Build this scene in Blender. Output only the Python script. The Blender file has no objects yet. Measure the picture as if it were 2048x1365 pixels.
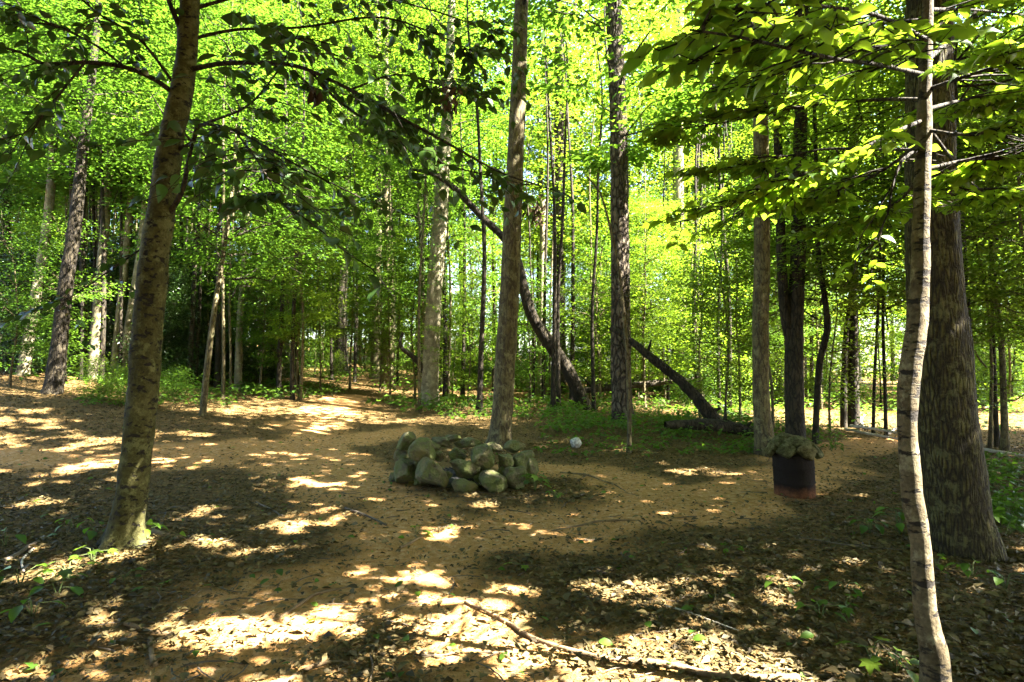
import bpy, math, random
import numpy as np
from mathutils import Matrix, Vector

random.seed(7)
RNG = np.random.default_rng(7)
scene = bpy.context.scene
col = scene.collection

# ------------------------------------------------------------------ camera, sky, sun, exposure
FPX = 1138.0                       # focal length in photo pixels (2048 wide)
EYE = 1.5
PITCH = math.radians(2.4)
cam_d = bpy.data.cameras.new("camera")
cam_d.sensor_width = 36.0
cam_d.lens = 36.0 * FPX / 2048.0
cam_d.clip_start = 0.05
cam_d.clip_end = 600.0
cam = bpy.data.objects.new("camera", cam_d)
col.objects.link(cam)
cam.location = (0, 0, EYE)
cam.rotation_euler = (math.radians(90) + PITCH, 0, 0)
scene.camera = cam

SUN_EL = math.radians(48)
SUN_H = np.array([0.956, -0.293])          # horizontal direction towards the sun
SUN_H /= np.linalg.norm(SUN_H)
KX, KY = SUN_H / math.tan(SUN_EL)          # metres travelled sideways per metre of height
world = bpy.data.worlds.new("World")
scene.world = world
world.use_nodes = True
wn = world.node_tree
bg = wn.nodes["Background"]
sky = wn.nodes.new("ShaderNodeTexSky")
sky.sky_type = 'NISHITA'
sky.sun_disc = False
sky.sun_elevation = SUN_EL
sky.sun_rotation = math.atan2(SUN_H[0], SUN_H[1])
sky.air_density = 1.0
sky.dust_density = 2.0
wn.links.new(sky.outputs[0], bg.inputs[0])
bg.inputs[1].default_value = 0.055
sun_d = bpy.data.lights.new("sun", 'SUN')
sun_d.energy = 5.0
sun_d.angle = math.radians(0.5)
sun_d.color = (1.0, 0.95, 0.88)
sun = bpy.data.objects.new("sun", sun_d)
col.objects.link(sun)
sd = Vector((SUN_H[0] * math.cos(SUN_EL), SUN_H[1] * math.cos(SUN_EL), math.sin(SUN_EL)))
sun.rotation_euler = sd.to_track_quat('Z', 'Y').to_euler()
sun.location = sd * 60
scene.view_settings.view_transform = 'Standard'
scene.view_settings.look = 'None'
scene.view_settings.gamma = 1.0
scene.view_settings.exposure = 4.7
scene.view_settings.use_curve_mapping = False
scene.cycles.max_bounces = 7
scene.cycles.diffuse_bounces = 4
scene.cycles.glossy_bounces = 2
scene.cycles.transmission_bounces = 5
scene.cycles.sample_clamp_indirect = 4.0

# ------------------------------------------------------------------ numeric helpers
def hash3(i, j, k):
    h = (i * 374761393 + j * 668265263 + k * 974634777) & 0x7fffffff
    h = ((h ^ (h >> 13)) * 1274126177) & 0x7fffffff
    return ((h ^ (h >> 16)) & 0xffff) / 65535.0

def vn(x, y, z=0.0):
    """smooth value noise, 0..1"""
    x, y, z = np.broadcast_arrays(np.asarray(x, float), np.asarray(y, float), np.asarray(z, float))
    i, j, k = np.floor(x).astype(np.int64), np.floor(y).astype(np.int64), np.floor(z).astype(np.int64)
    fx, fy, fz = x - i, y - j, z - k
    fx, fy, fz = fx * fx * (3 - 2 * fx), fy * fy * (3 - 2 * fy), fz * fz * (3 - 2 * fz)
    r = 0
    for a in (0, 1):
        wa = fx if a else 1 - fx
        for b in (0, 1):
            wb = fy if b else 1 - fy
            for c in (0, 1):
                r = r + wa * wb * (fz if c else 1 - fz) * hash3(i + a, j + b, k + c)
    return r

def smooth(a, b, x):
    t = np.clip((np.asarray(x, float) - a) / (b - a), 0, 1)
    return t * t * (3 - 2 * t)

def unit(a):
    return a / np.maximum(np.linalg.norm(a, axis=-1, keepdims=True), 1e-9)

def macro(x, y):
    x, y = np.asarray(x, float), np.asarray(y, float)
    back = 0.032 * np.maximum(0, y - 9) * (1 - smooth(0, 9, x))
    left = 0.085 * np.maximum(0, -x - 3.5) * smooth(5.5, 12, y) * (1 - 0.5 * smooth(15, 40, -x))
    return back + left

def gnd(x, y):
    n = (vn(x * 0.6 + 5, y * 0.6 + 3) - .5) * 0.05 + (vn(x * 1.9, y * 1.9, 4) - .5) * 0.03 + (vn(x * 6, y * 6, 9) - .5) * 0.014
    return macro(x, y) + n - 0.02 * 0

def ray(u, v):
    cx, cy = (u - 1024) / FPX, (682.5 - v) / FPX
    d = np.array([cx, math.cos(PITCH) - math.sin(PITCH) * cy, math.sin(PITCH) + math.cos(PITCH) * cy])
    return d / d[1]

def px(u, v, d):
    """point on the line of sight through photo pixel (u, v), d metres in front of the camera"""
    r = ray(u, v) * d
    return np.array([r[0], d, EYE + r[2]])

def hit(u, v):
    """where that line of sight meets the ground"""
    r = ray(u, v)
    prev = 0.5
    d = 0.5
    while d < 70:
        p = r * d
        if EYE + p[2] <= float(macro(p[0], p[1])):
            lo, hi = prev, d
            for _ in range(24):
                m = .5 * (lo + hi)
                q = r * m
                if EYE + q[2] <= float(macro(q[0], q[1])): hi = m
                else: lo = m
            q = r * hi
            return np.array([q[0], q[1], float(gnd(q[0], q[1]))])
        prev = d
        d *= 1.03
    q = r * 60
    return np.array([q[0], q[1], float(gnd(q[0], q[1]))])

# ------------------------------------------------------------------ object helpers
def tag(o, label=None, cat=None, group=None, kind=None):
    if label: o["label"] = label
    if cat: o["category"] = cat
    if group: o["group"] = group
    if kind: o["kind"] = kind
    return o

def mesh_from(name, V, faces, mat=None, smooth_shade=True, attrs=None):
    """faces: list of integer arrays (n, k)"""
    me = bpy.data.meshes.new(name)
    V = np.asarray(V, np.float32)
    me.vertices.add(len(V))
    me.vertices.foreach_set("co", V.ravel())
    loops = np.concatenate([np.asarray(f, np.int32).ravel() for f in faces])
    sizes = np.concatenate([np.full(len(f), f.shape[1], np.int32) for f in faces])
    starts = np.concatenate([[0], np.cumsum(sizes)[:-1]]).astype(np.int32)
    me.loops.add(len(loops))
    me.loops.foreach_set("vertex_index", loops)
    me.polygons.add(len(sizes))
    me.polygons.foreach_set("loop_start", starts)
    me.polygons.foreach_set("loop_total", sizes)
    if smooth_shade:
        me.polygons.foreach_set("use_smooth", np.ones(len(sizes), bool))
    if attrs:
        for k, val in attrs.items():
            at = me.attributes.new(k, 'FLOAT', 'POINT')
            at.data.foreach_set("value", np.asarray(val, np.float32))
    me.update(calc_edges=True)
    me.validate()
    if mat: me.materials.append(mat)
    return me

def link(name, me, parent=None, loc=(0, 0, 0), rotz=0.0, scale=1.0, mat=None):
    o = bpy.data.objects.new(name, me)
    col.objects.link(o)
    o.parent = parent
    o.location = loc
    o.rotation_euler = (0, 0, rotz)
    o.scale = (scale,) * 3 if np.isscalar(scale) else scale
    if mat is not None and me is not None:
        o.material_slots[0].link = 'OBJECT'
        o.material_slots[0].material = mat
    return o

def empty(name, loc, rotz=0.0, scale=1.0):
    o = bpy.data.objects.new(name, None)
    o.empty_display_size = 0.2
    col.objects.link(o)
    o.location = [float(a) for a in loc]
    o.rotation_euler = (0, 0, rotz)
    o.scale = (scale,) * 3
    return o

class Pool:
    """collects vertices and faces into one mesh"""
    def __init__(self):
        self.V, self.F, self.n = [], [], 0
    def add(self, V, faces):
        self.V.append(np.asarray(V, float))
        for f in faces: self.F.append(np.asarray(f, np.int64) + self.n)
        self.n += len(V)
    def build(self, name, mat, **k):
        fs = {}
        for f in self.F:
            if len(f): fs.setdefault(f.shape[1], []).append(f)
        return mesh_from(name, np.concatenate(self.V), [np.concatenate(a) for a in fs.values()], mat, **k)

def catmull(P, step):
    P = np.asarray(P, float)
    if len(P) < 3:
        n = max(2, int(np.linalg.norm(P[-1, :3] - P[0, :3]) / step))
        t = np.linspace(0, 1, n + 1)[:, None]
        return P[0] * (1 - t) + P[-1] * t
    Q = np.vstack([2 * P[0] - P[1], P, 2 * P[-1] - P[-2]])
    out = []
    for i in range(1, len(Q) - 2):
        n = max(1, int(np.linalg.norm(Q[i + 1, :3] - Q[i, :3]) / step))
        t = np.linspace(0, 1, n, endpoint=False)[:, None]
        a, b, c, d = Q[i - 1], Q[i], Q[i + 1], Q[i + 2]
        out.append(.5 * (2 * b + (c - a) * t + (2 * a - 5 * b + 4 * c - d) * t ** 2 + (3 * b - a - 3 * c + d) * t ** 3))
    out.append(Q[-2][None])
    return np.vstack(out)

def tube(path, radii, sides, bump=0.0, freq=3.0, zs=0.35, flare=None, seed=0.0, cap=True):
    path = np.asarray(path, float)
    radii = np.asarray(radii, float)
    N = len(path)
    T = unit(np.gradient(path, axis=0))
    ref = np.array([1.0, 0, 0]) if abs(T[0, 0]) < .8 else np.array([0, 1.0, 0])
    A = np.zeros((N, 3))
    a = ref
    for i in range(N):
        a = a - T[i] * a.dot(T[i])
        a = a / np.linalg.norm(a)
        A[i] = a
    B = np.cross(T, A)
    th = np.arange(sides) * 2 * math.pi / sides
    R = np.repeat(radii[:, None], sides, 1)
    if flare is not None:
        amt, hgt, k, ph = flare
        s = np.concatenate([[0], np.cumsum(np.linalg.norm(np.diff(path, axis=0), axis=1))])
        lob = 0.55 + 0.45 * np.cos(k * th + ph) + 0.25 * np.cos((k + 2) * th + 2.1 * ph)
        R = R * (1 + amt * np.exp(-s / hgt)[:, None] * lob[None])
    D = A[:, None] * np.cos(th)[None, :, None] + B[:, None] * np.sin(th)[None, :, None]
    if bump:
        Q = path[:, None] + D * radii[:, None, None]
        f = freq
        n = (vn(Q[..., 0] * f + seed, Q[..., 1] * f, Q[..., 2] * f * zs) - .5) + .5 * (vn(Q[..., 0] * f * 2.7, Q[..., 1] * f * 2.7 + seed, Q[..., 2] * f * 2.7 * zs) - .5)
        R = R * (1 + bump * n)
    V = (path[:, None] + D * R[..., None]).reshape(-1, 3)
    i = np.arange(N - 1)[:, None] * sides
    j = np.arange(sides)[None]
    jn = (j + 1) % sides
    F = np.stack([i + j, i + jn, i + sides + jn, i + sides + j], -1).reshape(-1, 4)
    faces = [F]
    if cap:
        V = np.vstack([V, path[-1][None]])
        t = np.stack([(N - 1) * sides + np.arange(sides), (N - 1) * sides + (np.arange(sides) + 1) % sides, np.full(sides, N * sides)], -1)
        faces.append(t)
    return V, faces

# leaf templates: x across, y along, z up
RHOMB = (np.array([(0, 0, 0), (.5, .42, .13), (0, 1, -.1), (-.5, .42, .13)]), [np.array([(0, 1, 2), (0, 2, 3)])])
_o = [(0, 0, 0), (0, .33, .0), (0, .68, -.03), (0, 1, -.14), (.30, .14, .05), (.5, .40, .09), (.36, .70, .03), (-.30, .14, .05), (-.5, .40, .09), (-.36, .70, .03)]
OVATE = (np.array(_o, float), [np.array([(0, 4, 1), (1, 4, 5), (1, 5, 2), (2, 5, 6), (2, 6, 3), (0, 1, 7), (1, 8, 7), (1, 2, 8), (2, 9, 8), (2, 3, 9)])])
_l = [(0, 0, 0), (.28, .05, .03), (.55, .22, -.02), (.34, .36, .05), (.5, .68, -.04), (.2, .62, .04), (0, 1, -.12), (-.2, .62, .04), (-.5, .68, -.04), (-.34, .36, .05), (-.55, .22, -.02), (-.28, .05, .03), (0, .4, .0)]
LOBED = (np.array(_l, float), [np.array([(12, i, i + 1) for i in range(0, 11)] + [(12, 11, 0)])])

def leaves(tpl, C, D, N, L, W):
    """one leaf per row: base point C, axis D, upper side N"""
    tv, tf = tpl
    D = unit(D)
    S = unit(np.cross(D, N))
    N = np.cross(S, D)
    n, k = len(C), len(tv)
    L = np.broadcast_to(L, (n,)); W = np.broadcast_to(W, (n,))
    V = C[:, None] + S[:, None] * (tv[None, :, 0, None] * W[:, None, None]) + D[:, None] * (tv[None, :, 1, None] * L[:, None, None]) + N[:, None] * (tv[None, :, 2, None] * L[:, None, None])
    off = (np.arange(n) * k)[:, None, None]
    return V.reshape(-1, 3), [(f[None] + off).reshape(-1, f.shape[1]) for f in tf]

# ------------------------------------------------------------------ materials
def new_mat(name):
    m = bpy.data.materials.new(name)
    m.use_nodes = True
    nt = m.node_tree
    return m, nt, nt.nodes["Principled BSDF"], nt.nodes["Material Output"]

def nd(nt, t, **k):
    n = nt.nodes.new(t)
    for a, b in k.items():
        if hasattr(n, a): setattr(n, a, b)
    return n

def ramp(nt, fac, stops):
    r = nt.nodes.new("ShaderNodeValToRGB")
    e = r.color_ramp.elements
    e[0].position, e[0].color = stops[0][0], (*stops[0][1], 1)
    e[1].position, e[1].color = stops[-1][0], (*stops[-1][1], 1)
    for p, c in stops[1:-1]:
        q = e.new(p); q.color = (*c, 1)
    nt.links.new(fac, r.inputs[0])
    return r.outputs[0]

def mixc(nt, fac, a, b, mode='MIX'):
    m = nt.nodes.new("ShaderNodeMix")
    m.data_type = 'RGBA'; m.blend_type = mode
    for s, v in ((m.inputs[0], fac), (m.inputs[6], a), (m.inputs[7], b)):
        if isinstance(v, (int, float)): s.default_value = v
        elif isinstance(v, tuple): s.default_value = (*v, 1)
        else: nt.links.new(v, s)
    return m.outputs[2]

def noise(nt, vec, scale, detail=4, rough=.55):
    n = nt.nodes.new("ShaderNodeTexNoise")
    n.inputs["Scale"].default_value = scale
    n.inputs["Detail"].default_value = detail
    n.inputs["Roughness"].default_value = rough
    if vec is not None: nt.links.new(vec, n.inputs["Vector"])
    return n.outputs["Fac"]

def math_n(nt, op, a, b=None):
    m = nt.nodes.new("ShaderNodeMath"); m.operation = op
    for s, v in zip(m.inputs, (a, b)):
        if v is None: continue
        if isinstance(v, (int, float)): s.default_value = v
        else: nt.links.new(v, s)
    return m.outputs[0]

def obj_vec(nt, scale=(1, 1, 1)):
    tc = nt.nodes.new("ShaderNodeTexCoord")
    mp = nt.nodes.new("ShaderNodeMapping")
    mp.inputs["Scale"].default_value = scale
    nt.links.new(tc.outputs["Object"], mp.inputs["Vector"])
    return mp.outputs[0]

def bump_to(nt, bsdf, height, strength, dist):
    b = nt.nodes.new("ShaderNodeBump")
    b.inputs["Strength"].default_value = strength
    b.inputs["Distance"].default_value = dist
    nt.links.new(height, b.inputs["Height"])
    nt.links.new(b.outputs[0], bsdf.inputs["Normal"])

def leaf_mat(name, lo, hi, trans, tfac=.45, rough=.5, spec=.2):
    m, nt, p, out = new_mat(name)
    g = nt.nodes.new("ShaderNodeNewGeometry")
    oi = nt.nodes.new("ShaderNodeObjectInfo")
    r = math_n(nt, 'FRACT', math_n(nt, 'ADD', g.outputs["Random Per Island"], oi.outputs["Random"]))
    c = mixc(nt, r, lo, hi)
    p.inputs["Roughness"].default_value = rough
    p.inputs["Specular IOR Level"].default_value = spec
    nt.links.new(c, p.inputs["Base Color"])
    t = nt.nodes.new("ShaderNodeBsdfTranslucent")
    nt.links.new(mixc(nt, r, tuple(a * .75 for a in trans), trans), t.inputs["Color"])
    mx = nt.nodes.new("ShaderNodeMixShader")
    mx.inputs[0].default_value = tfac
    nt.links.new(p.outputs[0], mx.inputs[1]); nt.links.new(t.outputs[0], mx.inputs[2])
    nt.links.new(mx.outputs[0], out.inputs["Surface"])
    return m

def bark_mat(name, cols, scale=9.0, zsq=.3, crack=(.02, .015, .01), crack_w=.12, bump=.6, lichen=None, scars=0.0, dist=.03, sc3=(9, 9, 22), cells=1.0):
    m, nt, p, out = new_mat(name)
    cols = [(a * .62, b * .63, c * .52) for a, b, c in cols]      # darker overall and shifted to yellow-olive
    lichen = lichen and (lichen[0] * .72, lichen[1] * .74, lichen[2] * .6)
    v = obj_vec(nt, (scale, scale, scale * zsq))
    vo = nt.nodes.new("ShaderNodeTexVoronoi"); vo.feature = 'DISTANCE_TO_EDGE'
    warp = nt.nodes.new("ShaderNodeVectorMath"); warp.operation = 'ADD'
    nz = nt.nodes.new("ShaderNodeTexNoise"); nz.inputs["Scale"].default_value = 1.3; nz.inputs["Detail"].default_value = 3
    nt.links.new(v, nz.inputs["Vector"])
    nt.links.new(v, warp.inputs[0]); nt.links.new(nz.outputs["Color"], warp.inputs[1])
    vo.inputs["Scale"].default_value = 1.0
    nt.links.new(warp.outputs[0], vo.inputs["Vector"])
    edge = nt.nodes.new("ShaderNodeMapRange")
    edge.inputs["From Max"].default_value = crack_w
    nt.links.new(vo.outputs["Distance"], edge.inputs["Value"])
    v2 = obj_vec(nt)
    n1 = noise(nt, v2, 5.0, 6, .65)
    c = ramp(nt, n1, [(.3, cols[0]), (.5, cols[1]), (.7, cols[2])])
    c = mixc(nt, math_n(nt, 'MULTIPLY', math_n(nt, 'SUBTRACT', 1.0, edge.outputs[0]), cells), c, crack)
    fine = noise(nt, v, 1.2, 8, .7)
    c = mixc(nt, .6, c, ramp(nt, fine, [(.3, (.2, .2, .2)), (.7, (.8, .8, .8))]), 'OVERLAY')
    n3 = noise(nt, v2, 60.0, 3)
    c = mixc(nt, .5, c, ramp(nt, n3, [(.3, (.25, .25, .25)), (.7, (.75, .75, .75))]), 'OVERLAY')
    h = math_n(nt, 'ADD', math_n(nt, 'MULTIPLY', edge.outputs[0], cells), fine)
    if lichen:
        l = ramp(nt, noise(nt, v2, 7.0, 7, .7), [(.54, (0, 0, 0)), (.62, (1, 1, 1))])
        c = mixc(nt, math_n(nt, 'MULTIPLY', l, .75), c, lichen)
    if scars:
        v3 = obj_vec(nt, sc3)
        s = ramp(nt, noise(nt, v3, 1.0, 5, .6), [(.62 - scars, (0, 0, 0)), (.67 - scars, (1, 1, 1))])
        c = mixc(nt, s, c, (.018, .015, .011))
        h = math_n(nt, 'SUBTRACT', h, math_n(nt, 'MULTIPLY', s, .8))
    h = math_n(nt, 'ADD', h, math_n(nt, 'MULTIPLY', n3, .35))
    nt.links.new(c, p.inputs["Base Color"])
    p.inputs["Roughness"].default_value = .9
    p.inputs["Specular IOR Level"].default_value = .15
    bump_to(nt, p, h, bump, dist)
    return m

def plain_mat(name, c1, c2, scale=12, rough=.9, bump=.4, dist=.02, spec=.2):
    m, nt, p, out = new_mat(name)
    v = obj_vec(nt)
    n = noise(nt, v, scale, 6, .65)
    nt.links.new(ramp(nt, n, [(.3, c1), (.7, c2)]), p.inputs["Base Color"])
    p.inputs["Roughness"].default_value = rough
    p.inputs["Specular IOR Level"].default_value = spec
    bump_to(nt, p, n, bump, dist)
    return m

M = {}
M['leaf_bright'] = leaf_mat("leaf_bright", (.042, .092, .008), (.098, .15, .011), (.20, .31, .016), .5)
M['leaf_mid'] = leaf_mat("leaf_mid", (.028, .070, .008), (.068, .125, .010), (.13, .25, .016), .45)
M['leaf_deep'] = leaf_mat("leaf_deep", (.022, .06, .007), (.052, .108, .009), (.10, .21, .014), .4, .4, .3)
M['leaf_holly'] = leaf_mat("leaf_holly", (.014, .036, .007), (.035, .072, .010), (.05, .095, .01), .22, .3, .45)
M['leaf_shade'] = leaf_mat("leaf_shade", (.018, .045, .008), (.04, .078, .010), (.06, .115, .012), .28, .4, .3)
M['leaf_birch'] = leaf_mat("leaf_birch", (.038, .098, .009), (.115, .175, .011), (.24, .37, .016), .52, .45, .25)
M['leaf_dead'] = leaf_mat("leaf_dead", (.028, .018, .010), (.075, .044, .022), (.05, .03, .015), .2, .7, .2)
M['leaf_litter'] = leaf_mat("leaf_litter", (.026, .018, .006), (.135, .10, .034), (.07, .055, .015), .15, .7, .25)
M['bark_pine'] = bark_mat("bark_pine", [(.10, .075, .055), (.17, .13, .10), (.25, .20, .16)], 8.5, .42, (.018, .013, .01), .2, 1.0, None, 0, .04)
M['bark_oak'] = bark_mat("bark_oak", [(.075, .06, .024), (.125, .104, .042), (.18, .155, .07)], 34, .2, (.02, .015, .01), .3, 1.0, (.16, .145, .07), 0, .025)
M['bark_grey'] = bark_mat("bark_grey", [(.09, .072, .038), (.145, .118, .065), (.20, .168, .10)], 15, .25, (.04, .03, .02), .12, .7, (.22, .20, .12), 0, .015)
M['bark_dark'] = bark_mat("bark_dark", [(.03, .024, .018), (.055, .043, .03), (.085, .068, .048)], 15, .25, (.012, .01, .008), .15, .8, None, 0, .02)
M['bark_beech'] = bark_mat("bark_beech", [(.05, .044, .015), (.085, .077, .028), (.135, .122, .052)], 22, .9, (.05, .04, .02), .10, .9, (.17, .165, .075), .06, .02, (14, 14, 24), .0)
M['bark_birch'] = bark_mat("bark_birch", [(.065, .047, .028), (.115, .088, .056), (.20, .16, .11)], 24, .6, (.15, .11, .075), .10, .8, (.27, .235, .17), .07, .014, (11, 11, 28), .0)
M['bark_pale'] = bark_mat("bark_pale", [(.15, .125, .085), (.23, .195, .14), (.31, .27, .20)], 6, 1.0, (.10, .08, .055), .04, .5, (.34, .31, .22), -.01, .012, (9, 9, 22), .15)
M['dead_wood'] = plain_mat("dead_wood", (.05, .04, .028), (.13, .10, .07), 14)
M['pale_wood'] = plain_mat("pale_wood", (.30, .25, .19), (.48, .42, .34), 14)
M['root'] = plain_mat("root", (.09, .06, .03), (.19, .125, .065), 16)
M['stem_green'] = plain_mat("stem_green", (.05, .07, .02), (.10, .12, .04), 10)

# mossy stone
m, nt, p, out = new_mat("mossy_stone")
v = obj_vec(nt)
oi = nt.nodes.new("ShaderNodeObjectInfo")
va = nt.nodes.new("ShaderNodeVectorMath"); va.operation = 'ADD'
sc_ = nt.nodes.new("ShaderNodeVectorMath"); sc_.operation = 'SCALE'; sc_.inputs[0].default_value = (17, 9, 13)
nt.links.new(oi.outputs["Random"], sc_.inputs["Scale"])
nt.links.new(v, va.inputs[0]); nt.links.new(sc_.outputs[0], va.inputs[1]); v = va.outputs[0]
n1 = noise(nt, v, 9, 7, .7)
c = ramp(nt, n1, [(.3, (.022, .018, .006)), (.5, (.08, .064, .024)), (.68, (.19, .155, .075))])
moss = ramp(nt, noise(nt, v, 6, 6, .75), [(.42, (0, 0, 0)), (.54, (1, 1, 1))])
c = mixc(nt, math_n(nt, 'MULTIPLY', moss, .88), c, (.075, .094, .010))
warm = ramp(nt, noise(nt, v, 3, 3), [(.55, (0, 0, 0)), (.7, (1, 1, 1))])
c = mixc(nt, math_n(nt, 'MULTIPLY', warm, .5), c, (.19, .115, .04))
nt.links.new(c, p.inputs["Base Color"]); p.inputs["Roughness"].default_value = .85
bump_to(nt, p, math_n(nt, 'ADD', n1, math_n(nt, 'MULTIPLY', noise(nt, v, 45, 6, .7), .6)), 1.0, .05)
M['stone'] = m
M['pale_stone'] = plain_mat("pale_stone", (.14, .13, .10), (.50, .48, .43), 22, .8, .4)
M['ash'] = plain_mat("ash", (.012, .011, .01), (.06, .055, .05), 30, .95, .8)
m, nt, p, out = new_mat("slab_stone")
v = obj_vec(nt)
oi = nt.nodes.new("ShaderNodeObjectInfo")
n1 = noise(nt, v, 16, 7, .75)
c = mixc(nt, oi.outputs["Random"], ramp(nt, n1, [(.34, (.014, .014, .006)), (.5, (.055, .058, .022)), (.68, (.14, .14, .06))]), ramp(nt, n1, [(.34, (.02, .015, .006)), (.5, (.085, .07, .024)), (.68, (.17, .15, .075))]))
nt.links.new(c, p.inputs["Base Color"]); p.inputs["Roughness"].default_value = .95; p.inputs["Specular IOR Level"].default_value = .1
bump_to(nt, p, n1, 1.0, .04)
M['slab'] = m

# sooty rusted drum
m, nt, p, out = new_mat("sooty_drum")
v = obj_vec(nt)
sx = nt.nodes.new("ShaderNodeSeparateXYZ"); nt.links.new(v, sx.inputs[0])
zz = math_n(nt, 'ADD', sx.outputs[2], math_n(nt, 'MULTIPLY', noise(nt, v, 9, 6, .75), .16))
rust = ramp(nt, noise(nt, v, 22, 6, .7), [(.3, (.045, .018, .009)), (.7, (.15, .062, .028))])
c = mixc(nt, ramp(nt, zz, [(.14, (0, 0, 0)), (.24, (1, 1, 1))]), rust, (.013, .010, .008))
nt.links.new(c, p.inputs["Base Color"]); p.inputs["Roughness"].default_value = .9
p.inputs["Specular IOR Level"].default_value = .06
bump_to(nt, p, noise(nt, v, 40, 5, .7), .6, .015)
M['drum'] = m

# ground: orange clay with leaf mould, the mask says where the earth is trodden bare
m, nt, p, out = new_mat("clay_ground")
v = obj_vec(nt)
at = nt.nodes.new("ShaderNodeAttribute"); at.attribute_name = "litter"
n1 = noise(nt, v, 1.7, 8, .65); n2 = noise(nt, v, 14, 8, .7); n3 = noise(nt, v, 70, 4, .6)
clay = ramp(nt, n2, [(.28, (.21, .10, .024)), (.5, (.39, .205, .068)), (.72, (.60, .40, .23))])
clay = mixc(nt, math_n(nt, 'MULTIPLY', n1, .6), clay, (.29, .155, .048))
mould = ramp(nt, n2, [(.3, (.04, .025, .009)), (.5, (.11, .068, .022)), (.7, (.22, .135, .05))])
k = math_n(nt, 'ADD', at.outputs["Fac"], math_n(nt, 'MULTIPLY', math_n(nt, 'SUBTRACT', n2, .5), .9))
c = mixc(nt, ramp(nt, k, [(.3, (0, 0, 0)), (.62, (1, 1, 1))]), clay, mould)
crumbs = ramp(nt, n3, [(.36, (0, 0, 0)), (.44, (1, 1, 1))])
c = mixc(nt, crumbs, mixc(nt, .55, c, (.06, .03, .012)), c)
nt.links.new(c, p.inputs["Base Color"])
p.inputs["Roughness"].default_value = .95; p.inputs["Specular IOR Level"].default_value = .1
bump_to(nt, p, math_n(nt, 'ADD', math_n(nt, 'MULTIPLY', n2, 1.0), math_n(nt, 'MULTIPLY', n3, .5)), .8, .05)
M['ground'] = m

# ------------------------------------------------------------------ ground sheet
def grow(a, b, s0, far, k):
    mid = list(np.arange(a, b, s0))
    x, s = b, s0
    hi = []
    while x < far: hi.append(x); s *= k; x += s
    return mid, hi
mid, hi = grow(0, 5.0, .055, 150, 1.05)
xs = np.array(mid + hi); xs = np.concatenate([-xs[:0:-1], xs])
mid, hi = grow(1.8, 9.0, .05, 150, 1.045)
lo = []
y_, s_ = 1.8, .06
while y_ > -60: s_ *= 1.2; y_ -= s_; lo.append(y_)
ys = np.array(lo[::-1] + mid + hi)

CAPS = []          # trodden bare strips: world polylines with a half width
def bare(pts, w):
    P = [hit(*q)[:2] for q in pts]
    for a, b in zip(P[:-1], P[1:]): CAPS.append((a, b, w))
bare([(420, 1365), (640, 1220), (800, 1100), (800, 1010), (640, 940), (600, 880), (660, 820), (700, 795)], .62)
bare([(1000, 1365), (900, 1200), (850, 1090)], .55)
bare([(0, 915), (200, 925), (420, 905), (600, 885), (800, 870)], .75)
bare([(820, 1090), (1050, 1060), (1250, 1030), (1380, 1000), (1250, 960), (1120, 940)], .72)
bare([(1380, 1000), (1500, 960), (1620, 925), (1720, 895), (1850, 880)], .55)
bare([(150, 1330), (400, 1300), (650, 1330)], .35)

def litter_mask(x, y):
    d = np.full(np.shape(x), 9.0)
    for a, b, w in CAPS:
        ab = b - a
        t = np.clip(((x - a[0]) * ab[0] + (y - a[1]) * ab[1]) / ab.dot(ab), 0, 1)
        d = np.minimum(d, np.hypot(x - a[0] - t * ab[0], y - a[1] - t * ab[1]) - w)
    n = (vn(x * 1.3, y * 1.3, 2) - .5) * .8 + (vn(x * 4, y * 4, 7) - .5) * .4
    return smooth(-.6, .75, d + n)

X, Y = np.meshgrid(xs, ys)
Z = gnd(X, Y)
nx, ny = len(xs), len(ys)
i = np.arange(ny - 1)[:, None] * nx; j = np.arange(nx - 1)[None]
F = np.stack([i + j, i + j + 1, i + nx + j + 1, i + nx + j], -1).reshape(-1, 4)
me = mesh_from("ground", np.stack([X, Y, Z], -1).reshape(-1, 3), [F], M['ground'], attrs={"litter": litter_mask(X, Y).ravel()})
tag(link("ground", me), "trodden orange clay clearing with brown leaf mould", kind="structure")

# ------------------------------------------------------------------ leaf litter
def litter_leaves(n, ymax, name, smin, smax, bare_keep):
    y = 1.7 + (ymax - 1.7) * RNG.random(n * 3) ** 1.45
    x = (RNG.random(n * 3) * 2 - 1) * (y * .98 + .7)
    mk = litter_mask(x, y)
    pz = hit(930, 940)
    keep = (RNG.random(n * 3) < bare_keep + (1 - bare_keep) * mk ** 1.3) & (np.hypot(x - pz[0], y - pz[1]) > .6)
    x, y = x[keep][:n], y[keep][:n]
    k = len(x)
    L = smin + (smax - smin) * RNG.random(k) ** 1.5
    a = RNG.random(k) * 6.283
    D = np.stack([np.cos(a), np.sin(a), RNG.normal(0, .25, k)], -1)
    N = np.stack([RNG.normal(0, .38, k), RNG.normal(0, .38, k), np.ones(k)], -1)
    C = np.stack([x, y, gnd(x, y) + .006 + .018 * RNG.random(k)], -1)
    return leaves(RHOMB, C, D, N, L, L * (.35 + .3 * RNG.random(k)))
P_ = Pool()
P_.add(*litter_leaves(110000, 14, "", .013, .055, .15))
P_.add(*litter_leaves(30000, 24, "", .04, .09, .05))
o = link("leaf_litter", P_.build("leaf_litter", M['leaf_litter']))
tag(o, "dry brown leaves scattered over the clay ground", kind="stuff")
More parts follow.
